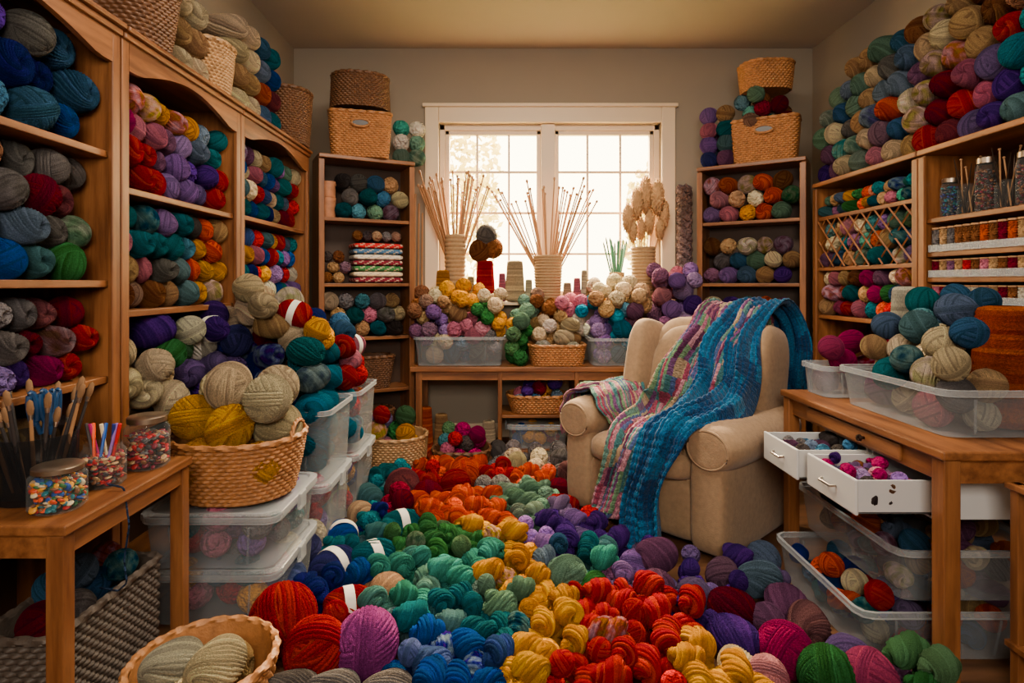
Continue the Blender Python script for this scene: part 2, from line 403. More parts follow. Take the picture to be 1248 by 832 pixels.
def drop(placed, x, y, r, z0, sq=.9):
    z = z0+r*.97
    for (a, b, c, q) in placed:
        d2 = (a-x)**2+(b-y)**2; s = sq*(r+q)
        if d2 < s*s: z = max(z, c+math.sqrt(s*s-d2))
    return z
def heap(n, xr, yr, z0, rr, cols, place, zmax, kinds='b', placed=None, K=14, seeds=None, ok=None, rest=None):
    placed = [] if placed is None else placed
    for i in range(n):
        best = None
        r = rnd.uniform(*rr)
        for k in range(K):
            x = rnd.uniform(xr[0]+r*.9, xr[1]-r*.9); y = rnd.uniform(yr[0]+r*.9, yr[1]-r*.9)
            if ok and not ok(x, y, r): continue
            z = drop(placed, x, y, r, z0)
            zm = zmax(x, y) if callable(zmax) else zmax
            if z+r*.6 > zm: continue
            if best is None or z < best[2]: best = (x, y, z)
        if best is None: continue
        x, y, z = best; placed.append((x, y, z, r))
        if seeds:
            p = (pxx(x, y), CY-F*(z-EYE)/y)
            ch = min(seeds, key=lambda s: (s[0]-p[0])**2+(s[1]-p[1])**2+rnd.uniform(0, 250))[2]
        else: ch = rnd.choice(cols)
        kd = {'b': 'ball', 's': 'skein', 'h': 'hank'}[rnd.choice(kinds)]
        if rest is not None: rest.append((x, y, z, r, ch)); continue
        rq = r if kd != 'hank' else r*.85
        yarn(kd, x, y, z, rq*.98, ch, place, band=(kd == 'skein' and rnd.random() < .1), tilt=rnd.uniform(-.3, .3) if kd != 'ball' else 0)
    return placed

# ---------------------------------------------------------------- room
XL, XR, YB, ZC, YF = -1.78, 2.6, 4.85, 3.28, -1.3
struct(MB().box(XL-.1, YF-.1, -.1, XR+.1, YB+.2, 0).build('floor', M['floor'], smooth=False))
struct(MB().box(XL-.1, YF-.1, ZC, XR+.1, YB+.2, ZC+.1).build('ceiling', M['ceil'], smooth=False))
struct(MB().box(XL-.1, YF-.1, 0, XL, YB+.2, ZC).build('wall_left', M['wall'], smooth=False))
struct(MB().box(XR, YF-.1, 0, XR+.1, YB+.2, ZC).build('wall_right', M['wall'], smooth=False))
struct(MB().box(XL, YF-.1, 0, XR, YF, ZC).build('wall_front', M['wall'], smooth=False))
W0, W1, Z0, Z1 = -.555, 1.32, 1.15, 2.65
struct(MB().box(XL, YB, 0, XR, YB+.2, Z0).box(XL, YB, Z1, XR, YB+.2, ZC).box(XL, YB, Z0, W0, YB+.2, Z1).box(W1, YB, Z0, XR, YB+.2, Z1).build('wall_back', M['wall'], smooth=False))
struct(MB().box(XL, YB-.015, 0, XR, YB, .12).build('baseboard_back', M['trim'], smooth=False, bevel=.004))
t = MB()
t.box(W0-.115, YB-.03, Z0-.1, W0, YB, Z1+.13).box(W1, YB-.03, Z0-.1, W1+.115, YB, Z1+.13).box(W0, YB-.03, Z1, W1, YB, Z1+.13)
t.box(W0-.135, YB-.045, Z1+.13, W1+.135, YB, Z1+.16)
struct(t.build('trim_1', M['trim'], smooth=False, bevel=.006))
win = bpy.data.objects.new('window_1', None); COL.objects.link(win); win['kind'] = 'structure'
fr = MB(); y0, y1 = YB+.04, YB+.12
fr.box(W0, y0, Z0, W0+.05, y1, Z1).box(W1-.05, y0, Z0, W1, y1, Z1).box(W0, y0, Z1-.05, W1, y1, Z1).box(W0, y0, Z0, W1, y1, Z0+.05)
xm = (668-615)/144; fr.box(xm-.06, y0-.03, Z0, xm+.06, y1, Z1)
fr.build('window_frame', M['trim'], win, smooth=False, bevel=.006)
for (a, b) in ((W0+.05, xm-.06), (xm+.06, W1-.05)):
    s = MB(); q = .035; zb, zt = Z0+.05, Z1-.05
    s.box(a, y0+.01, zb, a+q, y1-.02, zt).box(b-q, y0+.01, zb, b, y1-.02, zt).box(a, y0+.01, zt-q, b, y1-.02, zt).box(a, y0+.01, zb, b, y1-.02, zb+q)
    so = s.build('sash', M['trim'], win, smooth=False, bevel=.004)
    m = MB()
    for k in (1, 2): xx = a+(b-a)*k/3; m.box(xx-.009, y0+.02, zb, xx+.009, y0+.045, zt)
    for k in (1, 2, 3): zz = zb+(zt-zb)*k/4; m.box(a, y0+.022, zz-.009, b, y0+.047, zz+.009)
    m.build('muntin', M['trim'], so, smooth=False)
    MB().box(a+.01, y0+.05, zb, b-.01, y0+.053, zt).build('pane', M['pane'], so, smooth=False)
MB().box(W0-.15, YB-.16, Z0-.03, W1+.15, YB+.06, Z0).build('window_sill', M['trim'], win, smooth=False, bevel=.006)

# ---------------------------------------------------------------- bookcases
def bookcase(label, case, depth, H, shelves, arch=True):
    ox, oy, rot, w = case
    t = thing('bookcase', label, 'bookcase', (ox, oy, 0), rot)
    th = .028
    for a in (0, w-th): MB().box(a, .006, 0, a+th, depth, H-.03).build('side_panel', M['wood_v'], t, smooth=False, bevel=.003)
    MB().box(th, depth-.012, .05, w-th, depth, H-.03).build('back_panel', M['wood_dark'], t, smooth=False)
    for z in shelves: MB().box(th, .012, z-.025, w-th, depth-.012, z).build('shelf', M['wood_h'], t, smooth=False, bevel=.003)
    MB().box(th, .02, .0, w-th, .04, .07).build('plinth', M['wood_h'], t, smooth=False)
    s = MB(); s.box(0, -.012, 0, .04, .006, H-.04); s.box(w-.04, -.012, 0, w, .006, H-.04)
    s.build('face_frame', M['wood_v'], t, smooth=False, bevel=.003)
    if arch:
        pts = [(.04, H-.04)]+[(.04+(w-.08)*k/20, H-.15+.075*math.sin(PI*min(1, max(0, (k/20-.08)/.84)))) for k in range(21)]+[(w-.04, H-.04)]
        MB().prism(pts, -.012, .008).build('arched_apron', M['wood_h'], t, smooth=False)
        MB().box(0, -.025, H-.045, w, depth, H-.02).box(0, -.04, H-.02, w, depth, H).build('crown_moulding', M['wood_h'], t, smooth=False, bevel=.006)
    else: MB().box(0, -.02, H-.03, w, depth, H).build('top_board', M['wood_h'], t, smooth=False, bevel=.005)
    return t
HB = 2.235
C1 = (-1.4, 1.13, PI/2, .945); C2 = (-1.4, 2.085, PI/2, .935); C3 = (-1.4, 3.03, PI/2, 1.05)
bookcase('nearest oak bookcase on the left wall, cut by the frame', C1, .35, HB, [.1, .55, .97, 1.31, 1.77])
bookcase('middle oak bookcase on the left wall behind the wicker basket', C2, .35, HB, [.1, .75, 1.197, 1.66])
bookcase('farthest oak bookcase on the left wall, beside the corner bookcase', C3, .35, HB, [.1, .75, 1.2, 1.67])
C4 = (-1.335, 4.12, R(27.5), .715); C5 = (1.51, 4.5, R(-34.3), .76)
bookcase('oak bookcase set across the corner left of the window', C4, .28, HB, [.08, .5, .9, 1.3, 1.78], arch=False)
bookcase('oak bookcase set across the corner right of the window', C5, .26, 2.2, [.08, .45, .85, 1.3, 1.77], arch=False)
CA = (2.2, 4.08, -PI/2, 1.03); CB = (2.2, 3.04, -PI/2, 1.04)
tA = bookcase('right wall oak bookcase holding a diamond lattice rack', CA, .37, 2.0, [.08, .6, 1.08, 1.41, 1.76], arch=False)
bookcase('right wall oak bookcase holding jars and thread spools', CB, .37, 2.0, [.08, .6, 1.05, 1.2, 1.33, 1.46, 1.636], arch=False)
la = MB()
for k in range(-3, 10):
    for s in (-1, 1):
        x = .03+k*.125; za, zb = 1.41, 1.735; h = zb-za
        xa, xb = (x, x+h) if s > 0 else (x+h, x)
        pts = []
        for q in np.linspace(0, 1, 12):
            xx = xa+(xb-xa)*q
            if .03 <= xx <= 1.0: pts.append((xx, .012+.006*s, za+h*q))
        if len(pts) > 1: la.tube([pts[0], pts[-1]], .006, 4)
la.build('lattice', M['wood_h'], tA, smooth=False)

fill(C1, 1.77, ["TTPPgD", "TTeNND", "eTTDDB"], 'on top shelf of nearest left bookcase')
fill(C1, 1.31, ["TTTtggg", "KTTggWW", "TKKBDgG", "KKKBBTG"], 'on second shelf of nearest left bookcase')
fill(C1, .97, ["bbsGggWW", "MmsPgWWR", "RRMPPPMR"], 'on third shelf of nearest left bookcase')
fill(C1, .55, ["bbggbbk", "tgbbggt", "bbtgkbb"], 'on fourth shelf of nearest left bookcase')
fill(C2, 1.66, ["OYYOYDT", "MKKmLDT", "RRmLPPR", "RRRLLPR"], 'on top shelf of middle left bookcase')
fill(C2, 1.197, ["TTLTkOb", "KTTTeYO", "bKgTOYY", "tttbTYb"], 'on second shelf of middle left bookcase')
fill(C3, 1.67, ["LmcbTLsc", "BcKDBLTR", "TcRBcTDR", "LTBTNbWR"], 'on top shelf of farthest left bookcase')
fill(C3, 1.2, ["OBRTYRDT", "bYKBRTLB", "TNRYLBRw", "KBTRwBTL"], 'on second shelf of farthest left bookcase')
fill(C3, .75, ["cRMTcRBc", "TRbNPRkY"], 'on third shelf of farthest left bookcase')
fill(C4, 1.78, ["kgDb", "gTDc", "Tesm"], 'on top shelf of left corner bookcase', 'ball', yc=.09, x0=.13)
fill(C4, .9, ["cgTgb", "bTKgc", "mDbTk"], 'on lower shelf of left corner bookcase', 'ball', yc=.09)
fill(C5, 1.77, ["KUbOt", "KbcOG", "LKYOs"], 'on top shelf of right corner bookcase', 'ball', yc=.08)
fill(C5, 1.3, ["tbcbm", "gDscb", "mLDbP"], 'on middle shelf of right corner bookcase', 'ball', yc=.08)
fill(C5, .85, ["cPTUm", "PLsTU", "DMPkB"], 'on lower shelf of right corner bookcase', 'ball', yc=.08)
fill(CA, 1.76, ["sbDYGOUTbDAT", "TmDTGOYTbKAT"], 'above the lattice rack', yc=.1)
fill(CA, 1.41, ["TbKcTLsG", "cTmAUbTB", "mDbsKTcL"], 'behind the diamond lattice', 'ball', yc=.09, mix=.2)
fill(CA, 1.08, ["cKbtMmcU", "KRTbMGDU", "bMRKTORs"], 'below the lattice rack', yc=.1)
TOP = (2.19, 4.14, -PI/2, 2.0)
fill(TOP, 2.0, ["..bbsDtbbtct", ".sDscgDbcbttb", "sDsbDDmbUbRTTT", "scgbDOcbWMPTTs", "mAscmDbWRMPTTs", "PmcsKcbRWPPTTT"], 'piled on the right wall bookcases', 'skein', yc=.13, x0=.0, x1=2.05, half=.12, mix=.4)

# ---------------------------------------------------------------- rounded-rect perimeter + baskets + bins
def rr(a, b, r, n):
    pts = []
    for cx, cy, a0 in ((a-r, b-r, 0), (-(a-r), b-r, 90), (-(a-r), -(b-r), 180), (a-r, -(b-r), 270)):
        for k in range(17): g = R(a0+90*k/16); pts.append((cx+r*math.cos(g), cy+r*math.sin(g)))
    pts = np.array(pts+[pts[0]]); d = np.r_[0, np.cumsum(np.hypot(*np.diff(pts, axis=0).T))]
    s = np.linspace(0, d[-1], n, endpoint=False)
    return np.stack([np.interp(s, d, pts[:, 0]), np.interp(s, d, pts[:, 1])], -1)
def basket(label, loc, a, b, rad, h, mat, taper=.18, ribs=38, rz=0, holes=False, name='wicker_basket', ears=False):
    t = thing(name, label, 'basket', loc, rz)
    rows = max(6, int(h/.0155))
    n = ribs*6; P0 = rr(a, b, rad, n); nrm = np.roll(P0, -1, 0)-np.roll(P0, 1, 0); nrm = np.stack([nrm[:, 1], -nrm[:, 0]], -1); nrm /= np.linalg.norm(nrm, axis=1)[:, None]
    rr_h = h/rows; A = .0068; th = np.arange(n)/n*2*PI
    L = []
    for i in range(rows*5+1):
        q = i/5; row = min(rows-1, int(q)); z = q*rr_h; f = 1-taper*(1-z/h)**1.3
        prof = abs(math.sin(PI*q))**.6
        disp = A*(prof*(1+.8*np.sin(ribs/2*th*2+PI*row))-.5)
        p = P0*f+nrm*disp[:, None]
        L.append(np.c_[p, np.full(n, z)])
    m = MB(); m.grid(np.array(L), cv=True)
    k = n//3
    Pi = rr(a-.012, b-.012, max(.01, rad-.012), k)
    m.grid(np.array([np.c_[Pi*(1-taper*(1-q)**1.3), np.full(k, .012+(h-.012)*q)] for q in np.linspace(0, 1, 6)]), cv=True)
    m.add([(*p*(1-taper), .012) for p in Pi], [tuple(range(k))]); m.add([(*p*(1-taper), 0) for p in Pi], [tuple(range(k))[::-1]])
    m.build('woven_body', mat, t)
    ang = np.linspace(0, 2*PI, 10, endpoint=False); rm = MB(); G = []
    for i in range(n):
        w = .011; G.append([(P0[i, 0]+nrm[i, 0]*w*(1+.25*math.sin(3*g+i*.55))*math.cos(g), P0[i, 1]+nrm[i, 1]*w*(1+.25*math.sin(3*g+i*.55))*math.cos(g), h+w*(1+.25*math.sin(3*g+i*.55))*math.sin(g)) for g in ang])
    rm.grid(np.array(G), cu=True, cv=True); rm.build('rim', mat, t)
    if holes:
        hd = MB(); hd.tube([(.065*math.cos(g)*1.0, -b*(1-taper*.12)-.012, h*.74+.028*math.sin(g)) for g in np.linspace(0, 2*PI, 24, endpoint=False)], .009, 8, closed=True); hd.build('handle_ring', mat, t)
        ho = MB(); ho.add([(.06*math.cos(g), -b*(1-taper*.12)-.0125, h*.74+.024*math.sin(g)) for g in np.linspace(0, 2*PI, 24, endpoint=False)], [tuple(range(24))]); ho.build('handle_hole_shade', M['black'], t)  # flat black oval stands in for the shade inside a handle hole
    if ears:
        for s in (-1, 1):
            hd = MB()
            for q in (0, 1): hd.tube([(s*(a*.96+.004*math.sin(g*9+q*PI)), .075*math.cos(g)-.02, h-.01+(.07+.004*math.cos(g*9+q*PI))*math.sin(g)) for g in np.linspace(0, PI, 40)], .006, 8)
            hd.build('handle', mat, t)
    return t
def bin_(label, loc, a, b, h, lid=True, rz=0, mat='clear', name='storage_bin', taper=.07):
    t = thing(name, label, 'storage bin', loc, rz)
    n = 64; P = rr(a, b, .04, n)
    f = lambda z: 1-taper*(1-z/h)
    m = MB()
    m.grid(np.array([np.c_[P*f(z), np.full(n, z)] for z in (0.004, .02, h*.5, h*.82, h)]), cv=True)
    m.add([(*p*f(0), .004) for p in P], [tuple(range(n))])
    for s in (-1, 1):
        for xx in (-a*.6, a*.6): m.tube([(xx*f(0), s*b*f(0.02)*1.0, .02), (xx, s*b*f(h*.8), h*.8)], .004, 6)
    m.build('bin_body', M[mat], t)
    r_ = MB()
    Po = rr(a+.012, b+.012, .05, n)
    r_.grid(np.array([np.c_[P, np.full(n, h-.022)], np.c_[Po, np.full(n, h-.022)], np.c_[Po, np.full(n, h)], np.c_[P, np.full(n, h)]]), cv=True)
    r_.build('rim', M['milky'], t)
    if lid:
        l = MB(); Pl = rr(a+.016, b+.016, .052, n)
        l.grid(np.array([np.c_[Pl, np.full(n, h-.012)], np.c_[Pl, np.full(n, h+.012)], np.c_[Pl*.97, np.full(n, h+.016)], np.c_[Pl*.9, np.full(n, h+.016)], np.c_[Pl*.88, np.full(n, h+.008)]]), cv=True)
        l.add([(*p*.88, h+.008) for p in Pl], [tuple(range(n))])
        l.build('lid', M['milky'], t)
        for s in (-1, 1): MB().box(s*(a+.018)-.008, -.035, h-.05, s*(a+.018)+.008, .035, h+.014).build('latch', M['milky'], t, smooth=False, bevel=.004)
    return t
REST = []
bin_('clear lidded bin under the big wicker basket, bottom of its stack', (-1.11, 2.4, 0), .245, .235, .2)
bin_('clear lidded bin directly under the big wicker basket', (-1.11, 2.385, .222), .25, .235, .2)
for yy, nm in ((2.9, 'second bin stack behind the wicker basket'), (3.38, 'farthest bin stack along the left bookcases')):
    for k, w in enumerate(('bottom', 'top')):
        bin_('clear lidded bin, %s of the %s' % (w, nm) if k < 1 else 'deep clear open bin, top of the '+nm, (-1.09+.02*(yy > 3)+.01*k, yy, .36*k), .255, .215, .34, lid=(k < 1))
        if k < 1: heap(40, (-1.31, -.87), (yy-.18, yy+.18), .01, (.055, .07), 'bcTRmNYKgL', '', .37, rest=REST)
for z in (0, .222): heap(36, (-1.34, -.88), (2.18, 2.6), z+.01, (.05, .066), 'bcTmKgYRDL', '', z+.24, rest=REST)
basket('large round honey wicker basket of cream and gold yarn balls', (-1.09, 2.37, .446), .255, .225, .22, .235, M['wicker'], ears=True)
sd = [(245, 505, 'Y'), (215, 475, 'c'), (260, 475, 'c'), (300, 525, 'Y'), (305, 470, 'c'), (350, 490, 'c'), (340, 510, 'c'), (250, 530, 'Y'), (275, 510, 'Y'), (230, 510, 'Y'), (300, 505, 'Y')]
heap(26, (-1.33, -.85), (2.15, 2.59), .5, (.085, .1), '', 'in the large wicker basket', lambda x, y: .96-.9*((x+1.09)**2+(y-2.4)**2), seeds=sd)
sd = [(210, 420, 'G'), (245, 440, 'P'), (185, 400, 'P'), (230, 410, 'w'), (280, 415, 'N'), (300, 395, 'c'), (330, 385, 'b'), (325, 410, 'W'), (355, 425, 'D'), (380, 410, 'Y'), (300, 445, 'N'), (340, 450, 'B'), (200, 440, 'G'), (260, 420, 'm'), (350, 400, 'c'), (290, 380, 'c'), (320, 430, 'N'), (270, 450, 'P'), (230, 430, 'm'), (250, 400, 'P'),
      (375, 455, 'T'), (395, 465, 'e'), (390, 395, 'N'), (410, 430, 'R'), (430, 455, 'R'), (450, 450, 'W'), (415, 405, 'D'), (345, 370, 'c'), (310, 375, 'c'), (440, 430, 'K'), (365, 380, 'R'), (200, 465, 'c'), (385, 435, 'T'), (180, 450, 'c')]
zf = lambda x, y: 1.32-.7*max(0, (x+1.22))-.12*max(0, y-3)
heap(44, (-1.71, -1.32), (2.12, 2.99), .752, (.062, .076), '', 'spilling from third shelf of middle left bookcase', lambda x, y: 1.2, 'bss', seeds=sd)
pl = heap(66, (-1.38, -.84), (2.67, 3.12), .38, (.062, .078), '', 'in the mound behind the wicker basket', zf, 'bss', seeds=sd)
heap(64, (-1.36, -.82), (3.12, 3.62), .38, (.062, .076), '', 'in the farthest mound on the bins', zf, 'bs', seeds=sd, placed=pl)

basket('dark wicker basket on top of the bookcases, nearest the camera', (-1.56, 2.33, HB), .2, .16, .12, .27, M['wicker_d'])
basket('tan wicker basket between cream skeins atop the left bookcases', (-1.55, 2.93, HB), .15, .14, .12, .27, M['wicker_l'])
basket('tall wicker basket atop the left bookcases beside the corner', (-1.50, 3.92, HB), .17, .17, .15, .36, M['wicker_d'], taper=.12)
basket('square honey basket with handle hole, atop left corner bookcase', (-1.1, 4.37, HB), .225, .15, .05, .33, M['wicker'], rz=R(15), taper=.1, holes=True)
heap(6, (-1.27, -.93), (4.27, 4.47), 2.5, (.055, .065), 'kgt', 'between the two high left corner baskets', 2.63)
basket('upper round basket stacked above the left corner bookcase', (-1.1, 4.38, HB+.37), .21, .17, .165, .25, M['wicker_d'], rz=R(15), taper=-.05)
def inC(c, lx, ly): ox, oy, r, w = c; return ox+lx*math.cos(r)-ly*math.sin(r), oy+lx*math.sin(r)+ly*math.cos(r)
bx, by = inC(C5, .47, .14)
basket('square honey basket with handle hole, atop right corner bookcase', (bx, by, 2.2), .23, .13, .05, .32, M['wicker'], rz=R(-30), taper=.1, holes=True)
heap(14, (bx-.2, bx+.2), (by-.16, by+.16), 2.45, (.06, .07), 'tTDWstA', 'in the square basket at top right', 2.76)
basket('small round honey basket resting above the yarn at top right', (bx, by, 2.74), .19, .15, .13, .2, M['wicker'], taper=.1)
for (x, y, s, n) in ((-1.56, 2.63, 'cbc', 'beside the dark basket atop the bookcases'), (-1.55, 3.2, 'cbcc', 'beyond the tan basket atop the bookcases')):
    for j in range(len(s)):
        for i in range(2): yarn('skein', x, y-.02+i*.145, HB+.075+j*.135, .075, s[j], n, rz=PI/2, sy=.1, vg=False)
for j, row in enumerate(('DTB', 'UWD', 'DBT', 'DT')):
    for i, ch in enumerate(row[:2]): yarn('skein', -1.55, 3.48+i*.15, HB+.075+j*.135, .076, ch, 'stacked beside the tall high basket', rz=PI/2, sy=.1)
for j, row in enumerate(('sss', 'ws', 'Aw')):
    for i, ch in enumerate(row[:2]): yarn('ball', -.82+i*.12, 4.55+.04*i, HB+.066+j*.112, .066, ch, 'atop the corner bookcase beside the window')
for j, row in enumerate(('Nmk', 'LTD', 'KTm', 'Lb')):
    for i, ch in enumerate(row):
        x, y = inC(C5, .07+(i % 2)*.125, .07+.12*(i//2)); yarn('ball', x, y, 2.2+.066+j*.115, .067, ch, 'stacked beside the top right basket')

for k, (lx, z, hh) in enumerate(((.085, 1.78, .15), (.085, 1.93, .12))):
    x, y = inC(C4, lx, .09); m = MB(); m.lathe([(0, 0), (.05, 0), (.052, .005), (.052, hh-.03), (.055, hh-.03), (.055, hh-.003), (.0, hh)], 24)
    tag(m.build('round_tin', M['cardboard']), ('lower', 'upper')[k]+' patterned round tin in the left corner bookcase', 'tin').location = (x, y, z)
def knitmat():
    m, nt, b = newmat('patterned_knit'); oi = nt.nodes.new('ShaderNodeObjectInfo')
    tc = nt.nodes.new('ShaderNodeTexCoord'); ck = nt.nodes.new('ShaderNodeTexChecker'); ck.inputs['Scale'].default_value = 55; nt.links.new(tc.outputs['Object'], ck.inputs['Vector'])
    ck2 = nt.nodes.new('ShaderNodeTexChecker'); ck2.inputs['Scale'].default_value = 27; nt.links.new(tc.outputs['Object'], ck2.inputs['Vector'])
    mu = nt.nodes.new('ShaderNodeMath'); mu.operation = 'MULTIPLY'; nt.links.new(ck.outputs['Fac'], mu.inputs[0]); nt.links.new(ck2.outputs['Fac'], mu.inputs[1])
    nt.links.new(mixc(nt, mu.outputs[0], oi.outputs['Color'], (.55, .42, .28)), b.inputs['Base Color']); b.inputs['Roughness'].default_value = 1
    bump(nt, b, tex(nt, 120), .8, .004); return m
KN = knitmat()
cols = ['W', 'c', 'G', 'W', 'w', 'D', 'R']
for k in range(7):
    x, y = inC(C4, .45, .13); m = MB(); m.puff((0, 0, 0), (.19, .11, .022), .5, .2)
    o = m.build('folded_knit', KN); o.location = (x, y, 1.325+k*.043); o.rotation_euler = (0, 0, C4[2]+rnd.uniform(-.05, .05)); o.color = (*lin(PAL[cols[k]][1]), 1)
    tag(o, '%s folded knit, %s from the bottom of the corner stack' % (PAL[cols[k]][0], ordw(k)), 'folded knit', 'folded knits in the corner bookcase')
for k in range(5):
    x, y = inC(C4, .3+.075*k, .1); yarn('ball', x, y, 1.3+.33+.03, .04, 'tkbgt'[k], 'lying on the folded knits')
fill(C4, 1.3, ["kt", "bm", "tb"], 'left of the folded knits', 'ball', yc=.1, x1=.25)
x, y = inC(C4, .36, .13)
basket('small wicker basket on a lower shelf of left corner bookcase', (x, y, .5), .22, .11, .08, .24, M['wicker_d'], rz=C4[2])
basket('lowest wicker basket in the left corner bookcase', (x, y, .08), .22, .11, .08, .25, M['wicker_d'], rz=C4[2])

# ---------------------------------------------------------------- back desk
DZ = .68
t = thing('work_table', 'long oak work table under the window', 'table', (0, 4.24, 0))
MB().box(-.7, 0, DZ-.035, 1.47, .42, DZ).build('tabletop', M['wood_h'], t, smooth=False, bevel=.005)
MB().box(-.66, .03, DZ-.1, 1.43, .05, DZ-.035).build('apron', M['wood_h'], t, smooth=False)
for x in (-.66, 1.4):
    for y in (.02, .36): MB().box(x, y, 0, x+.045, y+.045, DZ-.035).build('leg', M['wood_v'], t, smooth=False, bevel=.003)
for x in (-.05, .52): MB().box(x, .015, 0, x+.03, .4, DZ-.035).build('side_panel', M['wood_v'], t, smooth=False, bevel=.003)
for z in (.06, .32): MB().box(-.02, .02, z-.02, .52, .4, z).build('shelf', M['wood_h'], t, smooth=False, bevel=.003)
basket('shallow honey basket on the shelf of the work table', (.25, 4.43, .32), .23, .16, .13, .13, M['wicker'])
heap(16, (.05, .45), (4.3, 4.56), .35, (.05, .06), 'RDTKYPW', 'in the work table shelf basket', .58)
bin_('small clear bin on the bottom shelf of the work table', (.25, 4.43, .06), .22, .15, .17)
heap(16, (.05, .45), (4.3, 4.56), .07, (.045, .055), 'RTBkY', '', .24, rest=REST)
bin_('clear open bin of yarn on the work table, left end', (-.34, 4.43, DZ), .335, .15, .22, lid=False)
bin_('clear open bin of yarn on the work table, near armchair', (.88, 4.43, DZ), .235, .15, .21, lid=False)
basket('shallow pale basket on the work table between the bins', (.4, 4.42, DZ), .215, .15, .1, .15, M['wicker'], taper=.12)
sd = [(505, 365, 't'), (520, 380, 'b'), (510, 395, 'm'), (545, 345, 'Y'), (570, 360, 'Y'), (550, 375, 'b'), (540, 385, 'L'), (590, 378, 'G'), (610, 392, 'Y'), (632, 400, 'G'), (570, 400, 'K'), (600, 365, 'c'), (632, 375, 's'), (560, 350, 'Y'), (600, 345, 'c'), (580, 368, 'Y'),
      (530, 355, 'c'), (590, 430, 'g'), (535, 425, 'c'), (560, 430, 'D'), (660, 405, 'c'), (690, 400, 'b'), (705, 390, 'w'), (665, 375, 't'), (720, 370, 'e'), (735, 390, 'L'), (755, 390, 'e'), (740, 370, 'b'), (760, 355, 'c'), (785, 360, 'b'), (800, 345, 'm'), (740, 345, 'c'), (720, 350, 'b'),
      (820, 330, 'K'), (835, 345, 'L'), (845, 365, 'P'), (800, 380, 'm'), (830, 385, 'L'), (780, 385, 'm'), (810, 360, 'K'), (855, 385, 'M'), (700, 370, 'K'), (680, 350, 'b'), (735, 350, 'c'), (760, 340, 'c'), (780, 345, 'w')]
heap(24, (-.66, -.02), (4.3, 4.56), .69, (.055, .072), '', 'in the left bin on the work table', lambda x, y: .99, seeds=sd)
heap(58, (-.74, .02), (4.27, 4.68), .88, (.052, .07), '', 'heaped left of the pale basket', lambda x, y: 1.22+.7*max(0, y-4.4), seeds=sd)
heap(12, (-.0, .19), (4.25, 4.6), DZ, (.055, .07), 'GGYss', 'between left bin and pale basket', lambda x, y: 1.12, seeds=sd)
heap(16, (.2, .6), (4.29, 4.56), .74, (.052, .065), 'cwbc', 'in the pale work table basket', 1.04, 'bs')
heap(26, (.1, .68), (4.42, 4.69), .88, (.052, .068), '', 'behind the pale work table basket', 1.3, seeds=sd)
heap(14, (.66, 1.1), (4.3, 4.56), .69, (.055, .068), '', 'in the right bin on the work table', .95, seeds=sd)
heap(52, (.64, 1.14), (4.28, 4.68), .88, (.055, .072), '', 'heaped on the right work table bin', lambda x, y: 1.24+.8*max(0, y-4.4), seeds=sd)
heap(50, (1.12, 1.52), (4.27, 4.66), DZ, (.06, .08), '', 'heaped at right end of work table', 1.44, seeds=sd)

def vplace(label, loc, r, h):
    t = MB(); pr = [(0, .0), (r*.8, 0)]
    for i in range(1, 90):
        q = i/90; pr.append((r*(.82+.18*q+.03*math.sin(PI*q))+.007*abs(math.sin(q*PI*16)), h*q))
    pr += [(r, h), (r*.88, h), (r*.8, h*.4), (0, h*.4)]
    t.lathe(pr, 40); o = tag(t.build('twine_vase', M['twine']), label, 'vase'); o.location = loc
SY = 4.765
vplace('tall twine wrapped vase of needles, left of the window mullion', (-.41, SY, Z0), .085, .55)
vplace('twine wrapped vase of needles at the window centre', (.36, SY, Z0), .115, .38)
vplace('twine wrapped vase of pale plumes at window right', (1.15, SY, Z0), .095, .45)
vplace('small vase of green and brown pencils on the sill', (.93, SY, Z0), .06, .24)
nd = MB(); nd.tube([(0, 0, 0), (0, 0, .015), (0, 0, .72)], [.002, .0058, .0058], 8); nd.lathe([(0, .72), (.010, .722), (.0115, .732), (.008, .742), (0, .743)], 10); ndo = nd.build('knitting_needle', M['needle']); NME = ndo.data; bpy.data.objects.remove(ndo)
hk = MB(); hk.tube([(0, 0, 0), (0, 0, .5), (0, 0, .72)], [.006, .006, .003], 8); hko = hk.build('crochet_hook', M['knob']); HME = hko.data; bpy.data.objects.remove(hko)
def needles(cx, cy, cz, n, spread, L, label, grp, me=None, rb=.05, name='knitting_needle', cat='knitting needle', w=1):
    for i in range(n):
        a = 2*PI*i/n*1.0+rnd.uniform(-.3, .3); q = math.sqrt(rnd.uniform(.05, 1)); tx, ty = math.cos(a)*spread*q, math.sin(a)*min(.1, spread)*q*.5-.03
        o = bpy.data.objects.new(name, me or NME); COL.objects.link(o)
        d = Vector((tx, ty, 1)).normalized()
        o.rotation_mode = 'QUATERNION'; o.rotation_quaternion = d.to_track_quat('Z', 'Y'); s = L/.74*rnd.uniform(.8, 1.05)
        o.scale = (w, w, s); o.location = Vector((cx, cy, cz))+Vector((math.cos(a)*rb*.6*q, math.sin(a)*rb*.5*q, 0))
        tag(o, label, cat, grp)
needles(-.41, SY, Z0+.24, 40, .40, .84, 'bamboo knitting needle standing in the tall left vase', 'needles in the tall left vase')
needles(.36, SY, Z0+.17, 32, .62, .85, 'bamboo knitting needle fanning out of the centre window vase', 'needles in the centre vase', rb=.09)
pc = MB(); pc.tube([(0, 0, 0), (0, 0, .7), (0, 0, .74)], [.007, .007, .001], 6); po = pc.build('pencil', simple('green_pencil', (.06, .2, .12), .4, .6, 2, 0)); PME = po.data; bpy.data.objects.remove(po)
needles(.93, SY, Z0+.12, 14, .28, .40, 'pencil standing in the small vase on the window sill', 'pencils in the small vase', PME, .04, 'pencil', 'pencil')
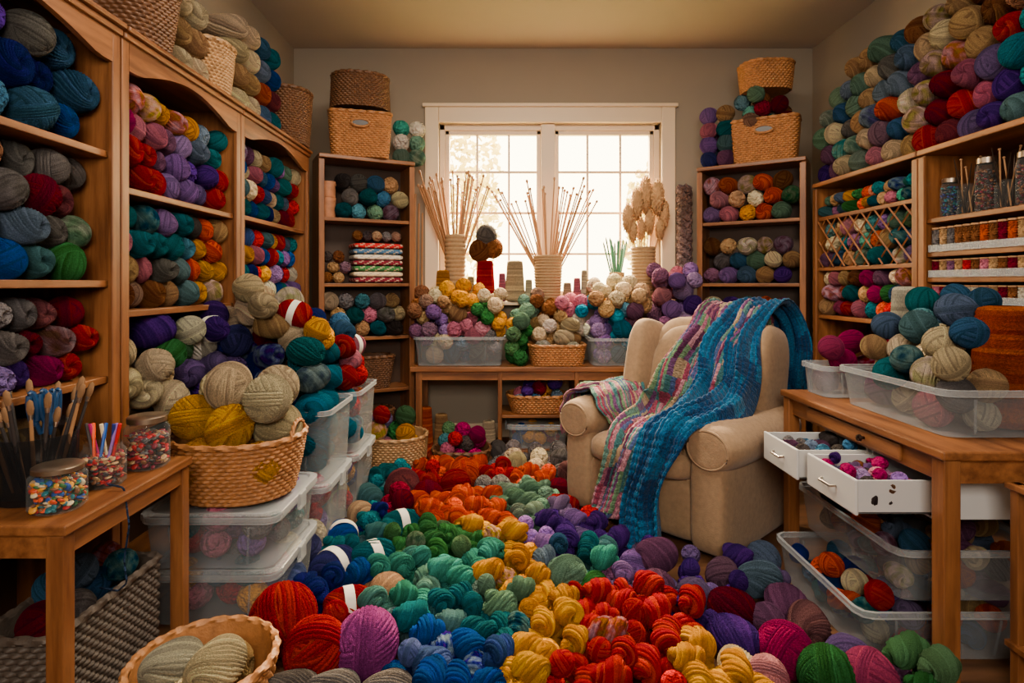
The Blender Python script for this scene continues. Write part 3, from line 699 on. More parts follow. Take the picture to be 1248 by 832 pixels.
for i, (dx, dz, s) in enumerate(((-.14, .38, 1), (-.06, .5, 1.1), (.02, .58, 1.25), (.1, .55, 1.2), (.16, .42, 1), (.05, .36, .9), (-.1, .28, .8), (.13, .3, .8), (-.02, .3, .8))):
    t = MB(); yy = (i % 3-1)*.03-.03
    t.tube([(0, 0, .1), (dx*.5, yy*.5, dz*.5+.2), (dx, yy, dz+.25)], .004, 6)
    st = t.build('dried_plume', M['needle']); st.location = (1.15, SY, Z0)
    V, Fa = ico(5); n_ = V*(1+.16*np.sin(V[:, :1]*19)*np.sin(V[:, 1:2]*17+2)*np.sin(V[:, 2:]*15)+.13*nr.normal(size=(len(V), 1)))
    V2 = n_*np.array([.04*s, .04*s, .11*s])+np.array([dx, yy, dz+.3])
    hm = npmesh('plume_head', V2, Fa, M['plume']); ho = bpy.data.objects.new('plume_head', hm); COL.objects.link(ho); ho.parent = st
    tag(st, 'pale dried plume in the right window vase', 'dried plume', 'plumes in the right vase')
yarn('cone', -.16, 4.745, Z0, .085, 'R', 'standing on the window sill', sy=.13, vg=False); yarn('ball', -.2, 4.74, Z0+.34+.08, .095, 't', 'topping the red cone', vg=False); yarn('ball', -.1, 4.75, Z0+.34+.1, .085, 't', 'topping the red cone', vg=False); yarn('ball', -.15, 4.745, Z0+.34+.2, .09, 'g', 'topping the red cone', vg=False)
yarn('cone', .085, 4.745, Z0, .085, 'c', 'standing on the window sill', sy=.13, vg=False)
yarn('cone', -.5, 4.66, 1.12, .065, 'Y', 'standing on the window sill', sy=.11, vg=False)
for x, c, r, h in ((.72, 'b', .06, .07), (.2, 'w', .035, .07), (.52, 'c', .04, .06), (.6, 'K', .035, .075), (.8, 'Y', .04, .05), (-.28, 'c', .035, .08), (1.02, 'b', .035, .08), (-.02, 'K', .035, .09), (1.27, 'b', .04, .08), (.66, 'w', .03, .1)):
    yarn('cone', x, 4.76, Z0, r, c, 'standing on the window sill', sy=h, vg=False)
m = MB()
for k in range(3):
    m.tube([(.035*math.cos(q*22+k*2.1), .03*math.sin(q*22+k*2.1), -.8*q) for q in np.linspace(0, 1, 60)], .035, 8)
o = m.build('hanging_yarn_braid', M['yarnv']); o.location = (1.49, 4.77, 2.1); o.color = (*lin('a08080'), 1); tag(o, 'long twisted yarn braid hanging beside the right window casing', 'yarn braid')
m = MB()
for k in range(3): m.tube([(-.76+.03*k, 4.78, 0), (-.75+.03*k, 4.83, 2.05-.08*k)], .009, 8)
tag(m.build('dowel_bundle', M['needle']), 'thin wooden dowels leaning on the wall left of window', 'dowels')

# ---------------------------------------------------------------- armchair
CR = R(-48); CP = (1.0, 3.25, 0)
ch = thing('armchair', 'beige linen armchair with rolled arms under crocheted blankets', 'armchair', CP, CR)
chM = Matrix.Translation(CP) @ Matrix.Rotation(CR, 4, 'Z')
MB().puff((0, -.03, .2), (.36, .40, .17), .3, .2, wob=.008).build('seat_base', M['linen'], ch)
MB().puff((0, -.09, .41), (.31, .40, .095), .55, .32, wob=.012).build('seat_cushion', M['linen'], ch)
Mb = Matrix.Translation((0, .3, .64)) @ Matrix.Rotation(R(-13), 4, 'X')
MB().puff((0, 0, 0), (.39, .13, .45), .45, .5, wob=.01, Mx=Mb).build('backrest', M['linen'], ch)
MB().puff((0, -.08, .03), (.34, .10, .36), .6, .5, Mx=Mb, wob=.012).build('back_cushion', M['linen'], ch)
for s in (-1, 1):
    MB().puff((s*.38, -.11, .1), (.07, .18, .31), .6, .6, Mx=Mb).build('wing', M['linen'], ch)
    ar = MB(); ar.puff((s*.39, -.05, .27), (.095, .40, .26), .3, .25)
    ar.puff((0, 0, 0), (.135, .12, .41), .3, 1.0, nu=32, Mx=Matrix.Translation((s*.405, -.05, .53)) @ Matrix.Rotation(R(90), 4, 'X'), wob=.01)
    ar.build('armrest', M['linen'], ch, ang=0)
    MB().tube([(s*.405+.1*math.cos(g), -.455, .53+.088*math.sin(g)) for g in np.linspace(0, 2*PI, 28, endpoint=False)], .006, 6, closed=True).build('scroll_piping', M['linen'], ch)
    for yy in (-.36, .32): MB().lathe([(.0, 0), (.018, 0), (.03, .07), (0, .07)], 12, (s*.33, yy*.9, 0)).build('leg', M['wood_dark'], ch)

def clothmat(name, cols, nst, bs=.8, vary=.9, nsc=9):
    m, nt, b = newmat(name)
    uv = nt.nodes.new('ShaderNodeUVMap'); sp = nt.nodes.new('ShaderNodeSeparateXYZ'); nt.links.new(uv.outputs[0], sp.inputs[0])
    nz = nt.nodes.new('ShaderNodeTexNoise'); nz.inputs['Scale'].default_value = nsc; nt.links.new(uv.outputs[0], nz.inputs['Vector'])
    a = nt.nodes.new('ShaderNodeMath'); a.operation = 'MULTIPLY_ADD'; nt.links.new(sp.outputs[0], a.inputs[0]); a.inputs[1].default_value = nst
    nz2 = nt.nodes.new('ShaderNodeMath'); nz2.operation = 'MULTIPLY'; nt.links.new(nz.outputs[0], nz2.inputs[0]); nz2.inputs[1].default_value = vary; nt.links.new(nz2.outputs[0], a.inputs[2])
    fl = nt.nodes.new('ShaderNodeMath'); fl.operation = 'FLOOR'; nt.links.new(a.outputs[0], fl.inputs[0])
    v2 = nt.nodes.new('ShaderNodeMath'); v2.operation = 'MULTIPLY_ADD'; nt.links.new(sp.outputs[1], v2.inputs[0]); v2.inputs[1].default_value = 6; nt.links.new(nz2.outputs[0], v2.inputs[2])
    fl2 = nt.nodes.new('ShaderNodeMath'); fl2.operation = 'FLOOR'; nt.links.new(v2.outputs[0], fl2.inputs[0])
    cb = nt.nodes.new('ShaderNodeCombineXYZ'); nt.links.new(fl.outputs[0], cb.inputs[0]); nt.links.new(fl2.outputs[0], cb.inputs[1])
    wn = nt.nodes.new('ShaderNodeTexWhiteNoise'); wn.noise_dimensions = '2D'; nt.links.new(cb.outputs[0], wn.inputs['Vector'])
    r = nt.nodes.new('ShaderNodeValToRGB'); r.color_ramp.interpolation = 'CONSTANT'
    while len(r.color_ramp.elements) < len(cols): r.color_ramp.elements.new(.5)
    for i, c in enumerate(cols): r.color_ramp.elements[i].position = i/len(cols); r.color_ramp.elements[i].color = (*lin(c), 1)
    nt.links.new(wn.outputs[0], r.inputs[0])
    nz3 = nt.nodes.new('ShaderNodeTexNoise'); nz3.inputs['Scale'].default_value = 70; nt.links.new(uv.outputs[0], nz3.inputs['Vector'])
    nt.links.new(hsv(nt, r.outputs[0], None, None, mrange(nt, nz3.outputs[0], .3, .7, .45, 1.3)), b.inputs['Base Color'])
    b.inputs['Roughness'].default_value = 1; b.inputs['Sheen Weight'].default_value = .1; b.inputs['Specular IOR Level'].default_value = .05
    bump(nt, b, nz3.outputs[0], bs, .008)
    return m
M['afghan'] = clothmat('striped_crochet', ['96586c', '38686c', '68406a', '9c8468', '542848', '54786e', '84384e', '40507a', '648260', 'a87480'], 34)
M['blueknit'] = clothmat('blue_chunky_knit', ['0a4068', '0e4c76', '08345c', '145880'], 10)
def smoothpath(pts, n):
    pts = np.array(pts, float); d = np.r_[0, np.cumsum(np.linalg.norm(np.diff(pts, axis=0), axis=1))]; s = np.linspace(0, d[-1], n)
    P = np.stack([np.interp(s, d, pts[:, k]) for k in range(pts.shape[1])], -1)
    k = max(3, n//18) | 1; Q = np.pad(P, ((k//2, k//2), (0, 0)), 'edge')
    return np.stack([np.convolve(Q[:, c], np.ones(k)/k, 'valid') for c in range(P.shape[1])], -1), d[-1]
def blanket(name, label, path, mat, nl=320, nw=160, rib=.011, parentM=None, seed=0, fold=.014, axis='x', ribs=16, rows=60, crumple=1.2, sc=.55):
    P, L = smoothpath(path, nl); rs = np.random.RandomState(seed); T = np.gradient(P[:, :2], axis=0); T /= np.linalg.norm(T, axis=1)[:, None]+1e-9
    Nn = np.stack([T[:, 1], -T[:, 0]], -1)
    t = np.linspace(-1, 1, nw); G = np.zeros((nl, nw, 3)); s = np.linspace(0, 1, nl)
    p1, p2 = rs.uniform(0, 6, 2)
    for i in range(nl):
        cr = 1+crumple*math.exp(-((s[i]-sc)/.16)**2)+.5*max(0, s[i]-.8)*5
        d = cr*(fold*np.sin(4.5*t+p1+6*s[i])+fold*.8*np.sin(9*t+p2-8*s[i])+fold*.35*np.sin(17*t+11*s[i])+fold*.4*math.sin(23*s[i]+p1)+fold*1.3)
        d = d+rib*np.abs(np.sin(t*ribs*PI/2))*(.35+.65*abs(math.sin(s[i]*rows*PI)))
        G[i, :, 1] = P[i, 0]+Nn[i, 0]*d; G[i, :, 2] = np.maximum(P[i, 1]+Nn[i, 1]*d, .02)
        G[i, :, 0] = P[i, 2]+t*P[i, 3]*(1+.12*math.sin(9*s[i]+p1))+.03*math.sin(12*s[i]+p2)+.008*np.sin(40*s[i]+t)
    if axis == 'y': G = G[:, :, [1, 0, 2]]
    m = MB(); m.grid(G, Mx=parentM); o = m.build(name, mat, ang=0)
    uv = o.data.uv_layers.new(name='UVMap'); li = np.zeros(len(o.data.loops), int); o.data.loops.foreach_get('vertex_index', li)
    U = np.stack([(li % nw)/nw, (li//nw)/nl*L/.6], -1).astype(np.float32); uv.data.foreach_set('uv', U.ravel())
    sd_ = o.modifiers.new('s', 'SOLIDIFY'); sd_.thickness = .009; sd_.offset = 0
    tag(o, label, 'blanket'); return o
pm = [(.54, .7, .10, .18), (.52, .95, .10, .19), (.49, 1.08, .10, .20), (.41, 1.135, .10, .20), (.28, 1.11, .10, .20), (.12, .93, .09, .19), (.04, .7, .09, .19), (.0, .59, .08, .2), (-.1, .54, .06, .2), (-.3, .53, .04, .19), (-.46, .5, .02, .18), (-.50, .4, .0, .18), (-.51, .25, -.01, .18), (-.53, .1, -.03, .18)]
blanket('crochet_blanket', 'muted pink and grey striped crochet blanket draped down the armchair', pm, M['afghan'], parentM=chM, seed=1, fold=.021, ribs=20, crumple=1.6)
pb = [(.56, .55, .33, .12), (.54, .9, .33, .13), (.51, 1.09, .32, .13), (.41, 1.165, .32, .13), (.27, 1.13, .31, .13), (.10, .97, .30, .13), (.02, .77, .29, .13), (-.04, .71, .28, .14), (-.12, .67, .27, .14), (-.3, .64, .25, .13), (-.50, .6, .23, .12), (-.575, .42, .2, .115), (-.59, .25, .18, .12), (-.6, .03, .17, .13)]
blanket('chunky_blanket', 'deep blue chunky knitted blanket draped over the armchair', pb, M['blueknit'], parentM=chM, seed=2, rib=.015, ribs=16, rows=60, fold=.018, crumple=1.4)
pa = [(-.23, .52, -.16, .22), (-.25, .6, -.16, .22), (-.31, .675, -.16, .22), (-.40, .69, -.16, .22), (-.50, .655, -.16, .22), (-.565, .54, -.16, .22), (-.555, .40, -.16, .21)]
blanket('arm_throw', 'small striped crochet throw over the left chair arm', pa, M['afghan'], nl=140, nw=100, parentM=chM, seed=4, axis='y', fold=.006)

# ---------------------------------------------------------------- right desk
t = thing('writing_desk', 'oak desk with brass knob drawer at the right', 'desk', (1.4, 1.83, 0))
TZ = .765
MB().box(-.01, -.01, TZ-.03, .76, 1.07, TZ).build('tabletop', M['wood_y'], t, smooth=False, bevel=.006)
MB().box(.02, .03, TZ-.11, .04, 1.04, TZ-.03).box(.04, .02, TZ-.11, .74, .04, TZ-.03).box(.04, 1.02, TZ-.11, .74, 1.04, TZ-.03).build('apron', M['wood_y'], t, smooth=False)
dr = MB().box(.008, .22, TZ-.1, .022, .85, TZ-.04).build('drawer', M['wood_y'], t, smooth=False, bevel=.004)
MB().lathe([(0, 0), (.006, 0), (.007, .01), (.014, .016), (.012, .026), (0, .03)], 16, Mx=Matrix.Translation((.008, .42, TZ-.07)) @ Matrix.Rotation(R(-90), 4, 'Y')).build('knob', M['knob'], dr)
for (x, y) in ((.0, .0), (.0, 1.0), (.69, 0), (.69, 1.0)):
    MB().box(x, y, 0, x+.055, y+.055, TZ-.03).build('leg', M['wood_v'], t, smooth=False, bevel=.004)
def pdrawer(par, x0, x1, y0, y1, z0, z1):
    m = MB(); w = .008
    m.box(x0, y0, z0, x1, y0+w, z1).box(x0, y1-w, z0, x1, y1, z1).box(x1-w, y0, z0, x1, y1, z1).box(x0, y0, z0, x1, y1, z0+w)
    d = m.build('drawer', M['white_pl'], par, smooth=False, bevel=.002)
    MB().box(x0-.012, y0-.006, z0-.005, x0, y1+.006, z1+.004).build('drawer_front', M['white_pl'], d, smooth=False, bevel=.005)
    ym = (y0+y1)/2
    MB().tube([(x0-.012, ym-.045, z0+.06), (x0-.03, ym-.035, z0+.055), (x0-.03, ym+.035, z0+.055), (x0-.012, ym+.045, z0+.06)], .005, 8).build('handle', M['metal'], d)
for (ya, yb, xf, nm) in ((1.955, 2.285, 1.21, 'white plastic drawer unit under the desk, nearer one'), (2.31, 2.62, 1.19, 'white plastic drawer unit under the desk, beside the armchair')):
    u = thing('drawer_unit', nm, 'drawer unit', (0, 0, 0))
    MB().box(1.46, ya, .5, 2.0, ya+.01, .645).box(1.46, yb-.01, .5, 2.0, yb, .645).box(1.46, ya, .635, 2.0, yb, .645).box(1.46, ya, .495, 2.0, yb, .503).box(1.99, ya, .5, 2.0, yb, .645).build('casing', M['white_pl'], u, smooth=False, bevel=.002)
    for (xx, y_) in ((1.49, ya+.01), (1.49, yb-.03), (1.96, ya+.01), (1.96, yb-.03)): MB().box(xx, y_, .395, xx+.02, y_+.02, .497).build('foot', M['white_pl'], u, smooth=False)
    pdrawer(u, xf, xf+.5, ya+.012, yb-.012, .51, .625)
    heap(40, (xf+.01, 1.47), (ya+.015, yb-.015), .52, (.024, .031), 'mKLPtMk' if ya < 2 else 'gDkTgm', 'in the nearer white drawer' if ya < 2 else 'in the farther white drawer', .66, 'bh')
bin_('long clear bin under the desk, upper of the pair', (1.63, 2.32, .19), .27, .34, .19, lid=False)
bin_('long clear bin under the desk, lower of the pair', (1.52, 2.27, 0), .3, .31, .18, lid=False)
heap(60, (1.38, 1.88), (2.0, 2.64), .2, (.042, .052), 'bcgtDTmU', 'in the upper bin under the desk', .41, 'bbh')
heap(60, (1.24, 1.8), (1.98, 2.56), .01, (.042, .052), 'TRcBmOKPDbUN', 'in the lower bin under the desk', .22, 'bbh')
bin_('large open clear bin heaped with yarn on the desk', (1.76, 2.27, TZ), .255, .315, .17, lid=False)
bin_('small milky bin of yarn at the desk far end', (1.68, 2.76, TZ), .2, .105, .15, lid=False, mat='milky')
sd = [(1050, 435, 'b'), (1075, 440, 'c'), (1100, 415, 'c'), (1135, 440, 'c'), (1110, 385, 'T'), (1160, 400, 'D'), (1160, 375, 'D'), (1120, 365, 'T'), (1180, 455, 'g'), (1195, 460, 'g'), (1090, 450, 'T'), (1210, 470, 'b'), (1060, 400, 'D'), (1100, 500, 'c'), (1060, 480, 'm'), (1130, 500, 'K'), (1160, 510, 'D'), (1200, 500, 'w'), (1190, 400, 'D'), (1150, 420, 'c')]
yarn('cone', 1.85, 2.12, TZ+.01, .115, 'U', 'standing in the large desk bin', sy=.17, vg=False)
heap(66, (1.52, 2.0), (1.97, 2.57), TZ+.01, (.055, .074), '', 'in the large desk bin', lambda x, y: 1.04+.24*max(0, min(1, (x-1.5)/.3)) if not (x > 1.66 and y < 2.12) else .98, seeds=sd, placed=[(1.85, 2.12, TZ+.1+.09*k, .11) for k in range(4)])
sd = [(980, 415, 'M'), (1010, 420, 'M'), (1040, 405, 'M'), (1060, 400, 'W'), (1000, 450, 'm')]
heap(18, (1.49, 1.87), (2.67, 2.85), TZ+.01, (.052, .062), '', 'in the small milky desk bin', 1.08, seeds=sd)
yarn('cone', 1.95, 2.8, TZ, .07, 'w', 'standing at the back of the desk', sy=.2, vg=False)
t = thing('side_shelf', 'small oak side shelf cut off at the lower right edge', 'shelf', (1.6, 1.62, 0))
for (x, y) in ((0, 0), (0, .17), (.4, 0), (.4, .17)): MB().box(x, y, 0, x+.03, y+.03, .67).build('post', M['wood_v'], t, smooth=False, bevel=.003)
for z in (.17, .67): MB().box(-.01, -.01, z-.02, .44, .21, z).build('shelf', M['wood_h'], t, smooth=False, bevel=.003)
yarn('skein', 1.75, 1.74, .235, .065, 'G', 'on the small side shelf', rz=.3, vg=False)

# jars ---------------------------------------------------------------
def jar(label, loc, r, h, lid=True):
    t = thing('glass_jar', label, 'jar', loc)
    m = MB(); m.lathe([(0, .002), (r*.85, .002), (r, .012), (r, h*.78), (r*.82, h*.88), (r*.82, h*.97)], 32); m.build('jar_glass', M['glass'], t)
    if lid: MB().lathe([(r*.86, h*.9), (r*.88, h*.9), (r*.88, h), (r*.8, h+.004), (0, h+.004)], 32).build('lid', M['lidmetal'], t)
    return t
def beads(label, loc, r, h, cols, s=.008, n=260, name='buttons', cat='buttons'):
    pcs = []
    V0, F0 = ico(2)
    for i in range(n):
        a = rnd.uniform(0, 6.28); q = r*math.sqrt(rnd.random()); sc = np.array([s, s, s*.4])*rnd.uniform(.7, 1.2)
        Rm = np.array(Matrix.Rotation(rnd.uniform(0, 6), 3, 'X') @ Matrix.Rotation(rnd.uniform(0, 6), 3, 'Z'))
        z = rnd.uniform(.01, h) if i < n*.8 else h+rnd.uniform(-.004, .006)
        V = (V0*sc) @ Rm.T+np.array([q*math.cos(a), q*math.sin(a), z]); pcs.append((V, F0, lin(PAL[rnd.choice(cols)][1])))
    o = colormesh(name, pcs, M['attr_bead']); o.location = loc; o['kind'] = 'stuff'; o['label'] = label; o['category'] = cat
LT = .70
jl = ((-1.19, 1.53, .066, .115, 'squat lidded jar of colourful beads, nearest on left table'), (-1.195, 1.71, .059, .13, 'open glass jar of markers on the left table'), (-1.17, 1.88, .066, .165, 'lidded jar of dark buttons at left table far end'))
for k, (x, y, r, h, lb) in enumerate(jl):
    jar(lb, (x, y, LT), r, h, lid=(k != 1))
    beads(['colourful beads filling the squat jar', 'mixed beads in the open jar of markers', 'dark buttons filling the far jar'][k], (x, y, LT), r*.86, h*.62, ['RGBYcOTtb', 'WbtkR', 'tWbgkR'][k], .0095, 420)
for k, c in enumerate(('R', 'N', 'c', 'M', 'k', 'O', 'B', 'L')):
    m = MB(); m.tube([(0, 0, 0), (0, 0, .11)], .0042, 8); m.lathe([(.0052, .085), (.0052, .13), (0, .132)], 8)
    mm_ = simple(PAL[c][0].replace(' ', '_')+'_marker_plastic', lin(PAL[c][1]), .4, .05, 4, 0)
    o = m.build('marker_pen', mm_); a = k*.8; o.location = (-1.195+.022*math.cos(a), 1.71+.022*math.sin(a), LT+.055); o.rotation_euler = (.22*math.sin(a), .22*math.cos(a), 0)
    tag(o, '%s marker pen standing in the open jar' % PAL[c][0], 'marker', 'markers in the open jar')
t = thing('tool_holder', 'dark glass tool holder crammed with brushes and scissors', 'tool holder', (-1.31, 1.61, LT))
gm = clearmat('smoky_glass', (.03, .032, .036), .2, .1, .5)
MB().lathe([(0, .004), (.088, .004), (.093, .02), (.096, .18), (.092, .18), (.086, .02), (0, .02)], 40).build('holder_glass', gm, t)
for k in range(18):
    a = k*2*PI/18; q = .03 if k % 2 else .055; x, y = -1.31+q*math.cos(a), 1.61+q*math.sin(a); L = rnd.uniform(.17, .26)
    m = MB(); m.tube([(0, 0, 0), (0, 0, L*.5), (0, 0, L)], [.0032, .0055, .0042], 10)
    o = m.build('paint_brush', M['needle'] if k % 3 == 0 else M['black']); o.location = (x, y, LT+.03); o.rotation_euler = (-.25*math.sin(a), .25*math.cos(a), 0)
    m = MB(); m.lathe([(.005, L), (.0065, L+.015)], 10); m.build('ferrule', M['metal'], o)
    m = MB(); m.lathe([(.0065, L+.015), (.009, L+.03), (.007, L+.05), (0, L+.058)], 12); m.build('bristles', M['bristle'], o)
    tag(o, ('pale' if k % 3 == 0 else 'black')+' handled brush standing in the tool holder', 'brush', 'brushes in the tool holder')
for k, (x, y) in enumerate(((-1.285, 1.62), (-1.262, 1.59))):
    m = MB(); m.box(-.006, -.002, 0, .004, .002, .16); m.box(-.004, -.002, 0, .006, .002, .16); o = m.build('scissors', M['metal'], smooth=False)
    for s in (-1, 1):
        g = MB(); g.tube([(s*.013+.009*math.cos(q), 0, .225+.045*math.sin(q)) for q in np.linspace(0, 2*PI, 20, endpoint=False)], .0075, 8, closed=True); g.tube([(s*.003, 0, .15), (s*.012, 0, .19)], .006, 8); g.build('handle', M['blueplastic'], o)
    o.location = (x, y, LT+.03); o.rotation_euler = (0, .1*(k*2-1), .9+k*.8); tag(o, ('left', 'right')[k]+' pair of blue handled scissors in the tool holder', 'scissors')
t = thing('side_table', 'low oak table holding jars, at the left edge', 'table', (-1.385, 1.42, 0))
MB().box(0, 0, LT-.028, .3, .58, LT).build('tabletop', M['wood_y'], t, smooth=False, bevel=.005)
MB().box(.265, .03, LT-.085, .283, .55, LT-.028).box(.02, .01, LT-.085, .28, .03, LT-.028).build('apron', M['wood_y'], t, smooth=False)
for (x, y) in ((.245, .005), (.245, .535), (.005, .005), (.005, .535)): MB().box(x, y, 0, x+.045, y+.04, LT-.028).build('leg', M['wood_v'], t, smooth=False, bevel=.003)
basket('dark grey woven rectangular basket under the left table', (-1.265, 1.71, 0), .105, .235, .03, .38, M['wicker_g'], taper=.03)
heap(22, (-1.36, -1.17), (1.49, 1.93), .24, (.045, .058), 'RWgDTR', 'in the dark basket under the table', .46)
m = MB(); pts = [(-1.15, 1.66, .72), (-1.1, 1.66, .71), (-1.085, 1.66, .6), (-1.1, 1.66, .5), (-1.085, 1.65, .44), (-1.13, 1.68, .4), (-1.2, 1.7, .4)]
P, L = smoothpath(pts, 60); m.tube([tuple(p) for p in P], .0025, 6); o = m.build('yarn_strand', M['yarn']); o.color = (*lin('3a4a70'), 1); tag(o, 'loose blue strand hanging from the left table edge', 'yarn strand')
basket('round honey basket of cream skeins at the bottom left', (-.89, 1.7, 0), .2, .2, .2, .19, M['wicker'])
heap(12, (-1.04, -.74), (1.55, 1.85), .06, (.06, .075), 'ccbw', 'in the bottom left basket', .27, 's')

for k, yy in enumerate((2.96, 2.85, 2.74, 2.63, 2.52, 2.41)):
    x = 2.3; h = (.2, .16, .26, .14, .24, .2)[k]
    jar(ordw(k)+' glass jar from the divider on the right shelf', (x, yy, 1.636), .045, h, lid=(k in (0, 2, 4)))
    if k in (1, 3, 5):
        for q in range(10):
            a = q*.8; o = bpy.data.objects.new('crochet_hook', HME if q % 3 else NME); COL.objects.link(o); o.scale = (.6, .6, .30+.02*(q % 5)); o.location = (x+.02*math.cos(a), yy+.02*math.sin(a), 1.65); o.rotation_euler = (.18*math.sin(a), .18*math.cos(a), 0); tag(o, 'thin crochet hook in a jar on the right shelf', 'crochet hook', 'hooks in the shelf jars')
    else: beads('buttons inside the %s right shelf jar' % ordw(k), (x, yy, 1.636), .04, h*.74, 'kktW' if k else 'kkNT', .008, 300)
sp_ = MB(); sp_.lathe([(0, 0), (.026, 0), (.026, .006), (.01, .008), (.01, .082), (.026, .084), (.026, .09), (.0, .09)], 20); spo = sp_.build('thread_spool', M['needle']); SPM = spo.data; bpy.data.objects.remove(spo)
th_ = MB(); th_.lathe([(.01, .008)]+[(.0235+.0025*abs(math.sin(q*PI*9)), .009+.072*q) for q in np.linspace(0, 1, 46)]+[(.01, .082)], 20); tho = th_.build('thread', M['yarn']); THM = tho.data; bpy.data.objects.remove(tho)
a = THM.attributes.new('tint', 'FLOAT', 'POINT'); a.data.foreach_set('value', np.full(len(THM.vertices), .45, np.float32))
for j, z in enumerate((1.46, 1.33, 1.2, 1.05)):
    for i in range(14):
        yy = 2.975-i*.05
        o = bpy.data.objects.new('thread_spool', SPM); COL.objects.link(o); o.location = (2.24, yy, z); o.scale = (.85, .85, 1 if j else 1.4)
        c = bpy.data.objects.new('thread', THM); COL.objects.link(c); c.parent = o; cl = rnd.choice(('btmWDgtUbc', 'btKmWswDtR', 'bcwWtmRKsc', 'kmDtWPgbTm')[j]); c.color = (*lin(PAL[cl][1]), 1)
        tag(o, '%s thread spool, %s from the divider on the %s spool shelf' % (PAL[cl][0], ordw(i), ('top', 'second', 'third', 'lowest')[j]), 'thread spool', 'spools on the right shelves')
    if j < 3: tag(MB().box(2.205, 2.05, z+.001, 2.209, 2.99, z+.036).build('shelf_guard', M['milky'], smooth=False), 'milky plastic guard strip on the %s spool shelf' % ('top', 'second', 'third')[j], 'guard strip')

# ---------------------------------------------------------------- floor
basket('pale round basket of yarn on the floor before corner bookcase', (-.75, 3.93, 0), .22, .2, .2, .27, M['wicker_l'], taper=.1)
heap(18, (-.93, -.57), (3.77, 4.09), .13, (.06, .075), 'GRYKcPT', 'in the pale floor basket', .46)
basket('shallow dark basket of yarn under the work table', (-.3, 4.02, 0), .2, .16, .14, .15, M['wicker_d'])
heap(16, (-.47, -.13), (3.88, 4.15), .05, (.05, .06), 'WTMRkG', 'in the dark basket under the work table', .3)
for (x, c, h) in ((-.6, 'U', .14), (-.48, 'b', .12), (-.12, 'c', .1)): yarn('cone', x, 4.36, 0, .06, c, 'on the floor under the work table', sy=h, vg=False)
inv = chM.inverted()
def okf(x, y, r):
    if y > 3.62 and (x+.75)**2+(y-3.93)**2 < (.23+r*.8)**2: return False
    if (x+.3)**2+(y-4.02)**2 < (.2+r*.8)**2: return False
    if (x+.89)**2+(y-1.7)**2 < (.22+r)**2: return False
    if y > 2.1 and y < 3.65 and x < -.84+r: return False
    if y <= 2.12 and x < -.84+r*.4: return False
    if y < 2.75 and y > 1.9 and x > 1.2-r: return False
    if y <= 1.9 and x > 1.36: return False
    p = inv @ Vector((x, y, 0))
    if abs(p.x) < .51+r*.9 and -.6-r*.8 < p.y < .5: return False
    if x > 1.0 and y > 2.75: return False
    if y > 3.0 and x > .9: return False
    return True
placed = []
big = [(345, 752, 'R', 'b', .115), (385, 792, 'R', 'b', .1), (447, 783, 'o', 'b', .105), (425, 738, 'R', 'S', .07), (352, 850, 'g', 's', .07), (402, 848, 'g', 's', .07), (470, 850, 'g', 's', .07), (405, 690, 'N', 'S', .078), (455, 680, 'T', 'S', .078), (490, 640, 'T', 'S', .078), (418, 652, 'B', 'S', .07),
       (450, 606, 'T', 's', .075), (440, 628, 'b', 's', .07), (490, 592, 'W', 'b', .1), (522, 604, 'W', 'b', .09), (555, 590, 'R', 'b', .09), (567, 583, 'O', 'b', .085), (720, 632, 'R', 'b', .07), (690, 702, 's', 'b', .085), (800, 716, 'm', 'b', .075), (775, 690, 'L', 'b', .07), (845, 725, 'P', 'b', .07), (800, 690, 'm', 's', .07), (725, 718, 'G', 's', .06), (755, 660, 'P', 'b', .06), (690, 615, 'R', 's', .06),
       (892, 740, 'W', 's', .07), (895, 778, 'P', 's', .07), (957, 790, 'M', 'b', .085), (1008, 822, 'G', 'b', .085), (930, 680, 'D', 'b', .075), (925, 705, 'D', 's', .07), (880, 700, 'm', 'b', .07), (475, 722, 'b', 's', .07), (350, 708, 'B', 's', .07), (372, 668, 'N', 'b', .07), (960, 735, 'm', 's', .07), (985, 760, 'W', 's', .07), (900, 815, 'c', 's', .06), (935, 830, 'K', 'b', .06), (1035, 800, 'P', 'b', .07), (1060, 835, 'M', 'b', .075)]
kd = {'b': 'ball', 's': 'skein', 'S': 'skein', 'h': 'hank'}
def zone(y): return 'in the floor foreground' if y < 2.15 else ('in the middle of the floor' if y < 2.75 else 'far back on the floor')
for (a, b, c, k, r) in big:
    x, y = at(a, b, r); z = drop(placed, x, y, r, 0, .74)
    placed.append((x, y, z, r))
    yarn(kd[k], x, y, z, r, c, zone(y), band=(k == 'S'), vg=False, tilt=0)
bigs = list(placed)
